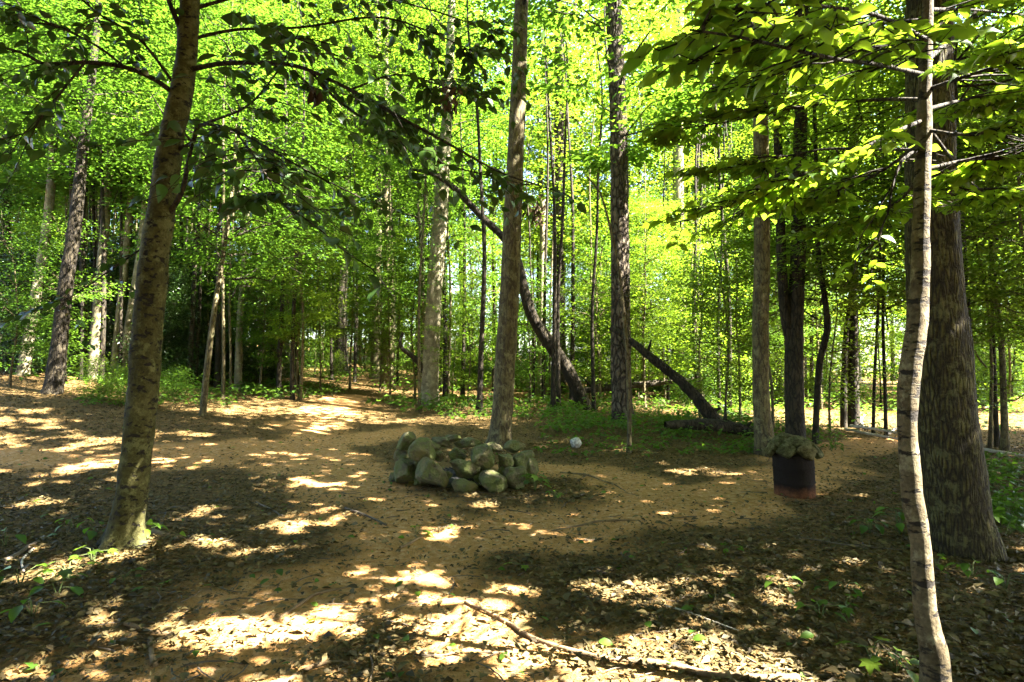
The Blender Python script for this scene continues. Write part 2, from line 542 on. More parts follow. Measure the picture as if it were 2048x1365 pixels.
# larger curled fallen leaves
P_ = Pool()
n = 2600
y = 1.8 + 8 * RNG.random(n) ** 1.3; x = (RNG.random(n) * 2 - 1) * (y + .5)
kp = RNG.random(n) < .15 + .85 * litter_mask(x, y); x, y = x[kp], y[kp]; n = len(x)
a = RNG.random(n) * 6.283; L = .035 + .055 * RNG.random(n)
P_.add(*leaves(OVATE, np.stack([x, y, gnd(x, y) + .02], -1), np.stack([np.cos(a), np.sin(a), RNG.normal(.05, .2, n)], -1), np.stack([RNG.normal(0, .3, n), RNG.normal(0, .3, n), np.ones(n)], -1), L, L * .55))
o = link("fallen_leaves", P_.build("fallen_leaves", M['leaf_litter']))
tag(o, "larger tan fallen leaves lying on the leaf mould", kind="stuff")

P_ = Pool()
n = 420
y = 1.8 + 9 * RNG.random(n) ** 1.2; x = (RNG.random(n) * 2 - 1) * (y + .5); a = RNG.random(n) * 6.283; L = .035 + .05 * RNG.random(n)
P_.add(*leaves(OVATE, np.stack([x, y, gnd(x, y) + .025], -1), np.stack([np.cos(a), np.sin(a), RNG.normal(.0, .2, n)], -1), np.stack([RNG.normal(0, .35, n), RNG.normal(0, .35, n), np.ones(n)], -1), L, L * .6))
tag(link("green_fallen_leaves", P_.build("green_fallen_leaves", M['leaf_mid'])), "fresh green leaves dropped here and there on the ground", kind="stuff")

# small twigs on the ground
P_ = Pool()
for q in range(700):
    y0 = 1.9 + 9 * random.random() ** 1.4; x0 = (random.random() * 2 - 1) * (y0 + .4)
    a = random.random() * 6.28; L = random.uniform(.06, .3)
    t = np.linspace(0, 1, 4); bx = random.uniform(-.2, .2) * L
    xx = x0 + np.cos(a) * t * L - np.sin(a) * bx * np.sin(3.14 * t); yy = y0 + np.sin(a) * t * L + np.cos(a) * bx * np.sin(3.14 * t)
    P_.add(*tube(np.stack([xx, yy, gnd(xx, yy) + .012], -1), np.linspace(.004, .002, 4) * random.uniform(.7, 1.5), 4))
tag(link("fallen_twigs", P_.build("fallen_twigs", M['dead_wood'])), "thin dry twigs strewn over the ground", kind="stuff")

# ------------------------------------------------------------------ crowns, built once and shared
def crown(seed, z0, z1, R, nspray, nleaf, L, prof, tilt=.35, spread=.45, drop=.25, flat=.09, rise=.5):
    """sprays of leaves at the ends of branches round a vertical stem; returns leaf pool and branch pool"""
    r = np.random.default_rng(seed)
    lp, bp = Pool(), Pool()
    tz = z0 + (z1 - z0) * r.random(nspray)
    az = r.random(nspray) * 6.283
    rad = R * np.array([prof((t - z0) / (z1 - z0)) for t in tz]) * (.25 + .75 * np.sqrt(r.random(nspray)))
    tip = np.stack([np.cos(az) * rad, np.sin(az) * rad, tz], -1)
    base = np.stack([np.cos(az) * .02, np.sin(az) * .02, np.maximum(tz - rad * rise * (.4 + .9 * r.random(nspray)), .3)], -1)
    for k in range(0, nspray, 2 if nspray < 100 else 3):
        t = np.linspace(0, 1, 6)[:, None]
        pth = base[k] * (1 - t) + tip[k] * t + np.array([0, 0, 1]) * np.sin(t * 3.14) * rad[k] * r.uniform(-.12, .16) + r.normal(0, .11, (6, 3)) * rad[k] * t * (1 - t) * 2
        bp.add(*tube(pth, np.linspace(.006 + .007 * rad[k], .003, 6), 4))
    dirv = unit(tip - base)
    lat = unit(np.cross(dirv, np.array([0, 0, 1.0])) + 1e-6)
    up = np.cross(lat, dirv)
    n = nspray * nleaf
    k = np.repeat(np.arange(nspray), nleaf)
    blen = np.maximum(np.minimum(np.linalg.norm(tip - base, axis=1)[k], 1.9), .5)
    t = r.beta(2.2, 1.5, n) * 1.25
    s = r.normal(0, 1, n) * spread * (1.15 - np.abs(t - .65))
    C = tip[k] + dirv[k] * ((t - 1) * blen)[:, None] + lat[k] * s[:, None] + up[k] * (r.normal(0, flat, n))[:, None]
    C[:, 2] -= drop * s ** 2 + .1 * np.maximum(t - .8, 0)
    D = dirv[k] * .55 + lat[k] * (np.sign(s) * .7)[:, None] + r.normal(0, .35, (n, 3)); D[:, 2] = D[:, 2] * .5 - .22
    N = np.array([.15, -.05, 1.0]) + r.normal(0, tilt, (n, 3))
    LL = L * (.6 + .7 * r.random(n))
    lp.add(*leaves(RHOMB, C, D, N, LL, LL * .62))
    return lp, bp

round_p = lambda t: .25 + .75 * math.sin(math.pi * min(1, max(0, .12 + .8 * t)))
cone_p = lambda t: 1.05 - .75 * t
low_p = lambda t: .55 + .6 * math.sin(math.pi * t) * (1 - .3 * t)
CR = {'tall': [], 'under': [], 'sapling': [], 'shrub': [], 'dense': []}
def add_crown(kind, nm, *a, **k):
    lp, bp = crown(*a, **k)
    CR[kind].append((lp.build(nm + "_crown", M['leaf_mid']), bp.build(nm + "_branches", M['bark_dark'])))
for s in range(4): add_crown('tall', "tall_tree", 10 + s, 6, 16, 3.3, (125, 95, 110, 80)[s], (185, 130, 230, 110)[s], (.105, .15, .085, .18)[s], round_p, spread=.5, flat=.07, tilt=.27)
for s in range(4): add_crown('under', "understory_tree", 30 + s, 2.6, 9, 2.5, 85, 170, .088, low_p, flat=.05, tilt=.24, rise=.35, spread=.46)
for s in range(4): add_crown('sapling', "sapling", 50 + s, .8, 4.6, 1.3, 44, 90, .08, low_p, flat=.05, tilt=.3, spread=.32)
for s in range(3): add_crown('shrub', "shrub", 70 + s, .25, 1.9, 1.0, 64, 64, .07, low_p, flat=.12, tilt=.5, spread=.3, rise=.9)
for s in range(2): add_crown('dense', "holly", 80 + s, .3, 4.6, 1.7, 210, 70, .075, cone_p, flat=.15, tilt=.55, spread=.35, rise=.7)

def stem_mesh(name, seed, H, r0, sides, wob, mat):
    r = np.random.default_rng(seed)
    z = np.linspace(-.15, H, max(8, int(H * 2)))
    f = z / H
    x = wob * (np.sin(f * 5 + r.random() * 6) - math.sin(r.random() * 0)) * f + wob * .3 * np.sin(f * 17 + r.random() * 6) * f
    y = wob * np.sin(f * 4 + r.random() * 6) * f
    rad = r0 * (1 - .75 * np.clip(f, 0, 1)) * (1 + .5 * np.exp(-np.maximum(z, 0) / .2))
    V, F = tube(np.stack([x, y, z], -1), rad, sides, bump=.18, freq=5, seed=seed)
    P = Pool(); P.add(V, F)
    return P.build(name, mat)
STEM = {
    'tall': [stem_mesh("tall_tree_trunk", 200 + s, 15.5, .13 + .03 * s, 12, .25, M['bark_grey']) for s in range(3)],
    'under': [stem_mesh("understory_trunk", 210 + s, 8.2, .05 + .012 * s, 9, .3, M['bark_grey']) for s in range(3)],
    'sapling': [stem_mesh("sapling_stem", 220 + s, 4.4, .022 + .005 * s, 7, .22, M['bark_grey']) for s in range(3)],
}

def plant_tree(kind, name, x, y, label, cat, group, leafm, barkm, sc=1.0, z=None, k=None):
    k = random.randrange(100) if k is None else k
    e = empty(name, (x, y, float(gnd(x, y)) if z is None else z), random.random() * 6.28, sc)
    tag(e, label, cat, group)
    cl, cb = CR[kind][k % len(CR[kind])]
    if kind in STEM:
        link("trunk", STEM[kind][k % len(STEM[kind])], e, mat=M[barkm])
    link("branches", cb, e, mat=M[barkm])["kind"] = "stuff"
    link("crown", cl, e, mat=M[leafm])
    return e

# ------------------------------------------------------------------ trees traced by their trunks
TREES = []           # (x, y) of everything placed, to keep random trees away
def trunk_path(pts, d, extra=None, lean=0.0):
    """pts: (u, v, width) in photo pixels from the foot up, all about d metres away"""
    out = []
    for q in pts:
        u, v, w = q[:3]
        dd = d + (q[3] if len(q) > 3 else 0)
        p = px(u, v, dd)
        out.append([*p, w * .5 / FPX * dd / math.sqrt(1 + ((u - 1024) / FPX) ** 2)])   # a round trunk off to the side looks wider
    return np.array(out)

def traced_tree(name, pts, label, cat, bark, step=.25, sides=14, bump=.12, freq=5, zs=.35, flare=None, grow_to=0.0, d=None, foot=None, group=None, seed=0):
    b = hit(pts[0][0], min(pts[0][1], 1420)) if foot is None else np.array(foot)
    d = b[1] if d is None else d
    P = trunk_path(pts, d)
    P[0, :3] = b; P[0, 2] -= .05
    if grow_to and P[-1, 2] < grow_to:
        top = P[-1].copy(); prev = P[-2]
        sl = (top[:3] - prev[:3]) / max(top[2] - prev[2], .1)
        h = grow_to - top[2]
        for f in (.35, .7, 1.0):
            q = top.copy(); q[:3] = top[:3] + sl * h * f * np.array([.5, .5, 1]); q[2] = top[2] + h * f; q[3] = top[3] * (1 - .8 * f)
            P = np.vstack([P, q])
    C = catmull(P, step)
    e = empty(name, b)
    tag(e, label, cat, group)
    V, F = tube(C[:, :3] - b, np.maximum(C[:, 3], .003), sides, bump, freq, zs, flare, seed)
    pl = Pool(); pl.add(V, F)
    t = link("trunk", pl.build(name + "_trunk", M[bark]), e)
    TREES.append((b[0], b[1]))
    return e, b, d, C

def limb_on(e, b, pts, bark, name="limb", sides=7, bump=.15, step=.12):
    """pts: (x, y, z, r) world"""
    C = catmull(np.array(pts, float), step)
    V, F = tube(C[:, :3] - b, C[:, 3], sides, bump, 14, .6)
    pl = Pool(); pl.add(V, F)
    return link(name, pl.build(name, M[bark]), e)

def limb_px(pts, d, r0, r1):
    n = len(pts)
    return [[*px(u, v, d + o), r0 + (r1 - r0) * i / (n - 1)] for i, (u, v, o) in enumerate(pts)]

# --- the big slanting smooth-barked tree on the left
t1, b1, d1, c1 = traced_tree("smooth_barked_tree",
    [(245, 1097, 84), (256, 1030, 70), (268, 950, 66), (285, 800, 64), (296, 650, 65), (311, 500, 62), (328, 380, 57), (345, 270, 53), (360, 200, 49), (372, 120, 44), (380, 0, 41), (390, -200, 34), (395, -450, 28)],
    "leaning smooth grey-green tree with blotched bark, standing nearest at the left of the clearing", "tree", 'bark_beech', .05, 40, .16, 7, .9, (.6, .2, 4, .6), 8.5, seed=3)
# --- pale scarred tree in the right foreground
t2, b2, d2, c2 = traced_tree("pale_barked_tree",
    [(1864, 1425, 66), (1870, 1370, 62), (1868, 1310, 62), (1852, 1230, 50), (1846, 1160, 46), (1840, 1080, 44), (1825, 1000, 46), (1819, 920, 42), (1814, 850, 42), (1818, 760, 46), (1832, 660, 46), (1840, 560, 40), (1842, 450, 38), (1845, 350, 35), (1848, 250, 33), (1852, 100, 27), (1856, 0, 24), (1860, -200, 16), (1864, -400, 8)],
    "slender pale tree with scarred peeling bark and one sunlit edge, nearest on the right", "tree", 'bark_birch', .03, 32, .14, 16, .9, (.3, .1, 3, 1.0), 0, seed=8)
# --- thick old trunk behind it
t3, b3, d3, c3 = traced_tree("thick_trunk_tree",
    [(1930, 1105, 158), (1920, 1060, 150), (1907, 980, 142), (1892, 850, 134), (1880, 700, 126), (1868, 550, 118), (1862, 400, 110), (1858, 200, 102), (1856, 0, 96), (1852, -300, 84)],
    "thickest brown furrowed trunk, directly behind the slender pale tree on the right", "tree", 'bark_oak', .05, 56, .10, 14, .25, (.12, .22, 5, .4), 12, seed=5)
# --- tree standing behind the stone ring
t4, b4, d4, c4 = traced_tree("ring_tree",
    [(998, 893, 54), (1002, 860, 44), (1009, 750, 41), (1018, 600, 40), (1027, 400, 36), (1036, 200, 32), (1043, 0, 28), (1050, -250, 24)],
    "straight grey-brown tree rising directly behind the stone fire pit", "tree", 'bark_grey', .1, 32, .10, 9, .3, (.5, .14, 5, 2.0), 13, seed=11)
t5, b5, d5, c5 = traced_tree("pine_tree",
    [(1246, 843, 46), (1243, 780, 41), (1241, 650, 40), (1240, 500, 38), (1238, 300, 36), (1232, 100, 34), (1226, 0, 33), (1220, -200, 28)],
    "tall straight pine with plated grey bark, standing behind a thin pale sapling stem", "tree", 'bark_pine', .12, 32, .14, 7, .4, (.25, .25, 5, .2), 17, seed=13)
t6, b6, d6, c6 = traced_tree("dappled_tree",
    [(858, 808, 38), (861, 750, 34), (868, 600, 31), (877, 480, 30), (886, 350, 26), (893, 250, 22), (899, 120, 18), (904, 0, 15)],
    "sun-dappled grey tree with a hooked dead limb low on its left, beside the dirt path", "tree", 'bark_pale', .15, 22, .10, 6, .5, (.4, .2, 4, .3), 16, seed=17)
limb_on(t6, b6, limb_px([(850, 742, 0), (828, 715, -.2), (805, 698, -.3), (800, 682, -.3), (806, 665, -.3)], d6, .10, .035), 'bark_dark')
t7, b7, d7, c7 = traced_tree("dark_pine",
    [(1119, 786, 25), (1119, 650, 23), (1119, 500, 22), (1118, 250, 20), (1119, 0, 17)],
    "straight slim dark pine rising behind the leaning black trunk", "tree", 'bark_dark', .2, 18, .12, 6, .3, (.3, .2, 4, 0), 19, seed=19)
for q in range(9):        # bare drooping pine limbs near the top of the frame
    v0 = random.uniform(-60, 300); s = random.choice((-1, 1)); l = random.uniform(30, 75)
    limb_on(t7, b7, limb_px([(1119, v0, 0), (1119 + s * l * .5, v0 - 14, random.uniform(-1, 1)), (1119 + s * l, v0 + random.uniform(-30, 45), random.uniform(-1.5, 1))], d7, .05, .012), 'bark_dark', sides=5)
t8, b8, d8, c8 = traced_tree("leaning_dark_tree",
    [(1172, 818, 28), (1142, 752, 27), (1103, 692, 26), (1066, 635, 23), (1048, 580, 20), (1038, 530, 17), (1012, 482, 15), (962, 432, 14), (910, 378, 13), (868, 350, 9), (820, 338, 5)],
    "dark trunk leaning hard to the left, crossing behind the straight tree at the fire pit", "tree", 'bark_dark', .15, 18, .12, 6, .4, (.3, .2, 4, 0), 0, seed=23)
t9, b9, d9, c9 = traced_tree("grey_trunk_tree",
    [(1362, 800, 36), (1358, 600, 29), (1356, 400, 24), (1358, 200, 20), (1360, 0, 16)],
    "pale grey tree behind the fallen log, between the pine and the twin-stemmed tree", "tree", 'bark_pale', .2, 18, .1, 5, .4, (.4, .25, 4, 1), 18, seed=29)
t10, b10, d10, c10 = traced_tree("mossy_trunk_tree",
    [(1535, 912, 46), (1527, 860, 38), (1522, 780, 34), (1521, 650, 34), (1524, 500, 33), (1522, 300, 31), (1519, 0, 29), (1516, -250, 24)],
    "brown tree with a root foot sweeping to the right, left of the twin-stemmed tree", "tree", 'bark_grey', .1, 28, .1, 9, .3, (.45, .14, 4, .3), 13, seed=31)
limb_on(t10, b10, limb_px([(1530, 850, -.12), (1540, 880, -.15), (1549, 905, -.15), (1556, 925, -.12)], d10, .05, .035), 'bark_grey', name="root", sides=9)
t11, b11, d11, c11 = traced_tree("forked_tree",
    [(1592, 893, 42), (1589, 800, 39), (1588, 700, 38), (1592, 600, 33), (1596, 500, 31), (1600, 300, 28), (1604, 100, 24), (1608, -100, 20)],
    "twin-stemmed dark tree standing just behind the rusty drum", "tree", 'bark_dark', .1, 26, .1, 9, .3, (.3, .15, 4, .3), 13, seed=37)
limb_on(t11, b11, limb_px([(1586, 690, 0), (1572, 640, 0), (1565, 560, 0), (1559, 400, .1), (1555, 250, .2), (1552, 100, .3), (1550, -150, .4)], d11, .10, .06), 'bark_dark', name="stem", sides=18)
# thin traced trees: points, label, bark, top height
THIN = [
 ("crooked_tree", [(1630, 887, 14), (1634, 800, 13), (1640, 720, 14), (1655, 660, 14), (1650, 600, 12), (1638, 520, 10), (1633, 420, 9), (1630, 250, 8), (1622, 100, 7)], "thin crooked dark tree bending right, just right of the twin-stemmed tree", 'bark_dark', 9, 12),
 ("slim_tree", [(1687, 856, 15), (1688, 760, 13), (1693, 660, 11), (1702, 590, 9), (1708, 480, 8), (1712, 300, 7)], "slim black trunk left of a thicker upright one by the far sunlit path", 'bark_dark', 12, 10),
 ("upright_tree", [(1708, 856, 26), (1706, 700, 21), (1707, 560, 19), (1706, 350, 17), (1705, 100, 14)], "thicker upright dark trunk at the edge of the far sunlit path", 'bark_dark', 15, 14),
 ("slim_tree", [(1746, 868, 8), (1749, 760, 7), (1755, 640, 6), (1762, 480, 5)], "thin pole-like stem left of a pair of stems, beyond the sunlit path", 'bark_dark', 8, 8),
 ("slim_tree", [(1772, 876, 9), (1770, 780, 8), (1766, 640, 7), (1768, 450, 6)], "thin stem close against the left side of the pale tree, far behind it", 'bark_dark', 9, 8),
 ("dark_trunk_tree", [(1946, 917, 40), (1938, 830, 37), (1930, 700, 35), (1922, 560, 32), (1914, 420, 27), (1905, 200, 22), (1895, 0, 18)], "dark trunk showing at the right side of the thickest trunk", 'bark_dark', 12, 20),
 ("slim_tree", [(1995, 895, 14), (1991, 820, 11), (1988, 720, 9), (1984, 600, 8), (1980, 400, 7)], "thin dark tree at the right edge, before the sunlit clearing", 'bark_dark', 9, 10),
 ("grey_tree", [(45, 752, 30), (62, 650, 26), (84, 520, 23), (98, 420, 21), (106, 300, 18), (112, 150, 15)], "grey tree with a sunlit foot, leftmost of the leaning trees at the left edge", 'bark_pale', 14, 16),
 ("dark_tree", [(105, 787, 42), (118, 690, 36), (132, 570, 32), (150, 450, 29), (166, 300, 23), (184, 150, 18), (198, 0, 14)], "dark shaggy trunk with sun spots at its foot, left of three pale stems", 'bark_dark', 14, 18),
 ("pale_stem_tree", [(186, 758, 27), (193, 660, 24), (201, 550, 21), (212, 430, 19), (226, 250, 16), (238, 100, 13)], "pale smooth stem, left one of three behind the leaning smooth tree", 'bark_pale', 14, 14),
 ("pale_stem_tree", [(228, 760, 20), (237, 650, 17), (248, 540, 15), (258, 430, 13), (272, 280, 11)], "thin pale stem in the middle of three behind the leaning smooth tree", 'bark_pale', 11, 12),
 ("pale_stem_tree", [(240, 762, 24), (254, 680, 20), (268, 590, 18), (282, 490, 15), (292, 380, 13), (300, 260, 10)], "pale stem slanting right, half hidden by the leaning smooth tree", 'bark_pale', 11, 12),
 ("young_tree", [(405, 830, 15), (416, 720, 13), (432, 600, 11), (448, 500, 9), (462, 400, 7), (470, 300, 5)], "thin young tree leaning right, first to the right of the leaning smooth tree", 'bark_grey', 7, 10),
 ("young_tree", [(476, 778, 17), (479, 660, 14), (487, 540, 11), (496, 440, 8), (502, 340, 6)], "slender pale olive stem in front of the dark holly thicket", 'bark_pale', 9, 10),
 ("young_tree", [(486, 700, 8), (494, 620, 7), (502, 560, 6), (510, 460, 4)], "very thin pale stem slanting right beside the slender olive one", 'bark_pale', 8, 7),
 ("sapling", [(1257, 907, 10), (1259, 850, 9), (1257, 780, 8), (1253, 690, 8), (1240, 560, 6), (1226, 480, 5), (1200, 385, 4), (1172, 350, 3)], "thin pale crooked sapling stem standing before the plated pine", 'bark_grey', 0, 9),
 ("sapling", [(850, 800, 9), (849, 700, 8), (847, 600, 7), (842, 500, 6), (836, 400, 5)], "thin straight stem close on the left of the sun-dappled tree", 'bark_pale', 0, 8),
 ("dead_snag", [(1081, 790, 14), (1083, 650, 14), (1085, 500, 13), (1086, 400, 12)], "broken grey snag topped by hanging dead brown leaves", 'bark_pale', 0, 9),
]
THIN_E = {}
for nm, pts, lb, bk, top, sides in THIN:
    foot = None
    e, b, d, C = traced_tree(nm, pts, lb, "tree", bk, .2, sides, .1, 8, .4, (.3, .12, 3, 1.0), top, seed=len(TREES) * 3, foot=foot)
    THIN_E[lb] = (e, b, d, C)

# crowns for the traced trees that stand back in the wood (leaf and branch meshes are shared)
def crown_on(e, b, C, kind, zc, leafm, sc, k=0, bark='bark_dark'):
    top = C[np.argmin(np.abs(C[:, 2] - b[2] - zc))]
    cl, cb = CR[kind][k % len(CR[kind])]
    rz = random.random() * 6.28
    off = (top[0] - b[0], top[1] - b[1], 0)
    link("branches", cb, e, off, rz, sc, M[bark])["kind"] = "stuff"
    link("crown", cl, e, off, rz, sc, M[leafm])
for q, (e, b, C, lm) in enumerate([(t6, b6, c6, 'leaf_mid'), (t7, b7, c7, 'leaf_bright'), (t9, b9, c9, 'leaf_bright'), (t5, b5, c5, 'leaf_mid')]):
    crown_on(e, b, C, 'tall', 9, lm, random.uniform(.95, 1.15), q)
for q, (lb, (e, b, d, C)) in enumerate(THIN_E.items()):
    if 'snag' in lb or 'pale crooked' in lb: continue
    big = C[0, 3] > .09
    kind = 'tall' if big else 'under'
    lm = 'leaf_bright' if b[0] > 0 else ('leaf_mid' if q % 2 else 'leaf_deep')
    if C[:, 2].max() - b[2] < 6: kind = 'sapling'
    if b[1] < 12 and kind == 'tall': kind = 'under'
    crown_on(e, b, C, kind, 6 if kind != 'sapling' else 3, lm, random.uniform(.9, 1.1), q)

# ------------------------------------------------------------------ sunlight that reaches the ground in the photograph: unseen crowns added overhead, gapped to let it through
PATCH = []
def patch(u, v, hw, hh):
    c = hit(u, v); a = hit(u, v - hh); b = hit(u, v + hh)
    PATCH.append((c[0], c[1], hw / FPX * c[1], max(.08, .5 * abs(a[1] - b[1]))))
for q in [(140, 885, 150, 22), (170, 945, 120, 22), (40, 850, 80, 26), (330, 925, 80, 14), (60, 1000, 70, 10), (30, 820, 60, 10), (640, 965, 100, 22), (605, 1050, 80, 22), (410, 1035, 45, 18), (480, 1105, 60, 18), (540, 1130, 50, 14), (380, 1090, 60, 10),
          (250, 1085, 30, 12), (300, 1110, 80, 14), (830, 1140, 70, 12), (860, 1168, 60, 10), (960, 1185, 90, 16), (800, 1185, 80, 12), (700, 1140, 60, 10), (1060, 1160, 60, 16), (1190, 1172, 60, 18), (1130, 1145, 40, 10), (560, 1175, 60, 14), (480, 1255, 100, 32), (690, 1240, 90, 24), (740, 1285, 110, 34),
          (820, 1335, 60, 20), (600, 1350, 90, 16), (400, 1290, 60, 14), (1290, 1295, 150, 22), (1250, 1340, 160, 18), (1420, 1310, 90, 16), (1560, 1150, 60, 14), (1620, 1178, 70, 10), (1400, 1170, 60, 10), (110, 1145, 70, 18), (30, 1150, 40, 14), (20, 1222, 50, 14), (110, 1338, 35, 14), (220, 1240, 40, 14), (30, 1330, 40, 20),
          (690, 800, 90, 7), (540, 855, 110, 5), (540, 911, 50, 5), (760, 830, 100, 9), (950, 857, 60, 7), (1125, 888, 45, 6), (985, 1016, 50, 8), (1740, 881, 110, 6), (1400, 945, 60, 8), (1490, 965, 70, 6), (1930, 1192, 70, 16), (1975, 940, 60, 8), (1560, 912, 40, 6),
          (100, 765, 90, 8), (60, 790, 60, 8), (200, 800, 60, 6), (350, 870, 60, 6), (640, 855, 60, 6), (1250, 905, 40, 6), (1010, 1245, 50, 10), (900, 1240, 50, 10), (1100, 1060, 30, 6), (1050, 1040, 40, 6), (880, 1060, 40, 6)]:
    patch(*q)
PATCH = np.array(PATCH)
def sunny(x, y):
    wob = (vn(x * 2.2, y * 2.2, 1) - .5) * .5 + (vn(x * 5.5, y * 5.5, 6) - .5) * .5
    s = np.zeros(len(x))
    for a, b, ra, rb in PATCH:
        d = np.hypot((x - a) / (ra + .06), (y - b) / (rb + .06)) + wob
        s = np.maximum(s, smooth(1.15, .95, d))
    leafy_gap = smooth(.38, .50, .65 * vn(x * 4.2, y * 4.2, 21) + .35 * vn(x * 9, y * 9, 23))
    return s * leafy_gap

def overhead(n):  # leaf canopy added out of view to shade the clearing, culled over sun patches
    gx = -17 + 34 * RNG.random(n); gy = -4 + 17 * RNG.random(n)
    # sprays rather than single scattered leaves
    m = n // 14
    sx = -17 + 34 * RNG.random(m); sy = -4 + 17 * RNG.random(m)
    k = RNG.integers(0, m, n)
    gx = sx[k] + RNG.normal(0, .34, n); gy = sy[k] + RNG.normal(0, .34, n)
    h = RNG.random(m)[k] * 4 + RNG.normal(0, .12, n)
    base = np.maximum(4.8, 2.2 + .66 * gy)
    z = base + h
    P = np.stack([gx + KX * z, gy + KY * z, z + macro(gx, gy)], -1)
    s = sunny(gx, gy)
    noise_gap = smooth(.84, .92, vn(gx * 2.6, gy * 2.6, 11)) * .6
    keep = RNG.random(n) > np.maximum(s, noise_gap)
    keep &= sunlit_way(P)
    # the foot of the leaning smooth tree is in the sun
    qx, qy = P[:, 0] - KX * (z - .15), P[:, 1] - KY * (z - .15)
    keep &= ~(np.hypot(qx - b1[0] - .1, qy - b1[1]) < .22)
    return P[keep]
def sunlit_way(P):
    """the near pale tree stands in the sun from the right: nothing hangs between"""
    keep = np.ones(len(P), bool)
    z = P[:, 2]
    for zz in (.1, .5, .9, 1.3, 1.7, 2.1, 2.5, 2.9, 3.5):
        qx, qy = P[:, 0] - KX * (z - zz), P[:, 1] - KY * (z - zz)
        ax = np.interp(zz, c2[:, 2], c2[:, 0]); ay = np.interp(zz, c2[:, 2], c2[:, 1])
        keep &= ~((np.hypot(qx - ax, qy - ay) < .24) & (z > zz + .15))
        if zz > 2.6 and len(P) > 20000:
            keep &= ~((qx > 1.8) & (qx < 4.4) & (qy > 1.2) & (qy < 3.2) & (RNG.random(len(P)) < .45))
            keep &= ~((qx > .3) & (qx < 1.9) & (qy > 1.1) & (qy < 2.7) & (RNG.random(len(P)) < .3))
    return keep
OH = overhead(170000)
AXIS = {id(t): c for t, c in ((t1, c1), (t3, c3), (t4, c4), (t10, c10), (t11, c11))}
owners = [(t1, b1, 'leaf_mid'), (t3, b3, 'leaf_mid'), (t4, b4, 'leaf_mid'), (t10, b10, 'leaf_mid'), (t11, b11, 'leaf_mid')]
for q, (x, y) in enumerate([(7.5, 1.5), (11.5, 4.5), (8.6, -3.2), (13.5, -1.0), (12.5, 9.2), (3.0, -3.5), (17.5, 2.5)]):
    e = empty("unseen_shade_tree", (x, y, float(gnd(x, y)) - .05))  # out-of-view tree added to carry the shading leaves
    tag(e, "tall canopy tree beyond the right side of the clearing, shading it", "tree", "unseen trees added to shade the clearing")
    link("trunk", STEM['tall'][q % 3], e, mat=M['bark_grey'])
    owners.append((e, np.array([x, y, e.location[2]]), 'leaf_mid'))
dist = np.stack([np.hypot(OH[:, 0] - b[0], OH[:, 1] - b[1]) for e, b, l in owners])
own = dist.argmin(0)
for q, (e, b, l) in enumerate(owners):
    C = OH[own == q]
    n = len(C)
    if n < 10: continue
    a = RNG.random(n) * 6.283
    D = np.stack([np.cos(a), np.sin(a), RNG.normal(-.2, .2, n)], -1)
    N = np.array([.25, -.08, 1.0]) + RNG.normal(0, .3, (n, 3))
    L = .19 + .09 * RNG.random(n)
    pl = Pool(); pl.add(*leaves(RHOMB, C - b, D, N, L, L * .68))
    link("crown", pl.build("shade_canopy_leaves", M[l]), e)  # overhead leaves placed for their shade, gapped where sun should fall
    br = Pool()
    for c in C[RNG.integers(0, n, min(160, n))]:
        r = np.hypot(*(c - b)[:2])
        root = np.array([0, 0, max(5.4, c[2] - b[2] - .45 * r)])
        if id(e) in AXIS:
            ax = AXIS[id(e)]
            root[2] = min(root[2], ax[-1, 2] - b[2] - .2)
            root[0] = np.interp(root[2] + b[2], ax[:, 2], ax[:, 0]) - b[0]; root[1] = np.interp(root[2] + b[2], ax[:, 2], ax[:, 1]) - b[1]
        t = np.linspace(0, 1, 6)[:, None]
        pth = root * (1 - t) + (c - b) * t + np.array([0, 0, .12]) * r * np.sin(3.14 * t)
        t9 = np.linspace(0, 1, 30)[:, None]
        wp = b + root * (1 - t9) + (c - b) * t9 + np.array([0, 0, .12]) * r * np.sin(3.14 * t9)
        if sunny(wp[:, 0] - KX * wp[:, 2], wp[:, 1] - KY * wp[:, 2]).max() > .4 or not sunlit_way(wp).all(): continue
        br.add(*tube(pth, np.linspace(.012 + .006 * r, .006, 6), 5))
    link("branches", br.build("canopy_branches", M['bark_dark']), e)["kind"] = "stuff"

# ------------------------------------------------------------------ foliage of the two near trees, leaf by leaf
def unit_leaf(name, tpl, mat, wid, curl):
    V = tpl[0].copy() * np.array([wid, 1, 1]); V[:, 2] += curl * V[:, 1] ** 2 + .5 * abs(curl) * V[:, 0] * V[:, 1]; V[:, 0] += curl * .35 * V[:, 1] ** 2
    return mesh_from(name, V, tpl[1], mat)

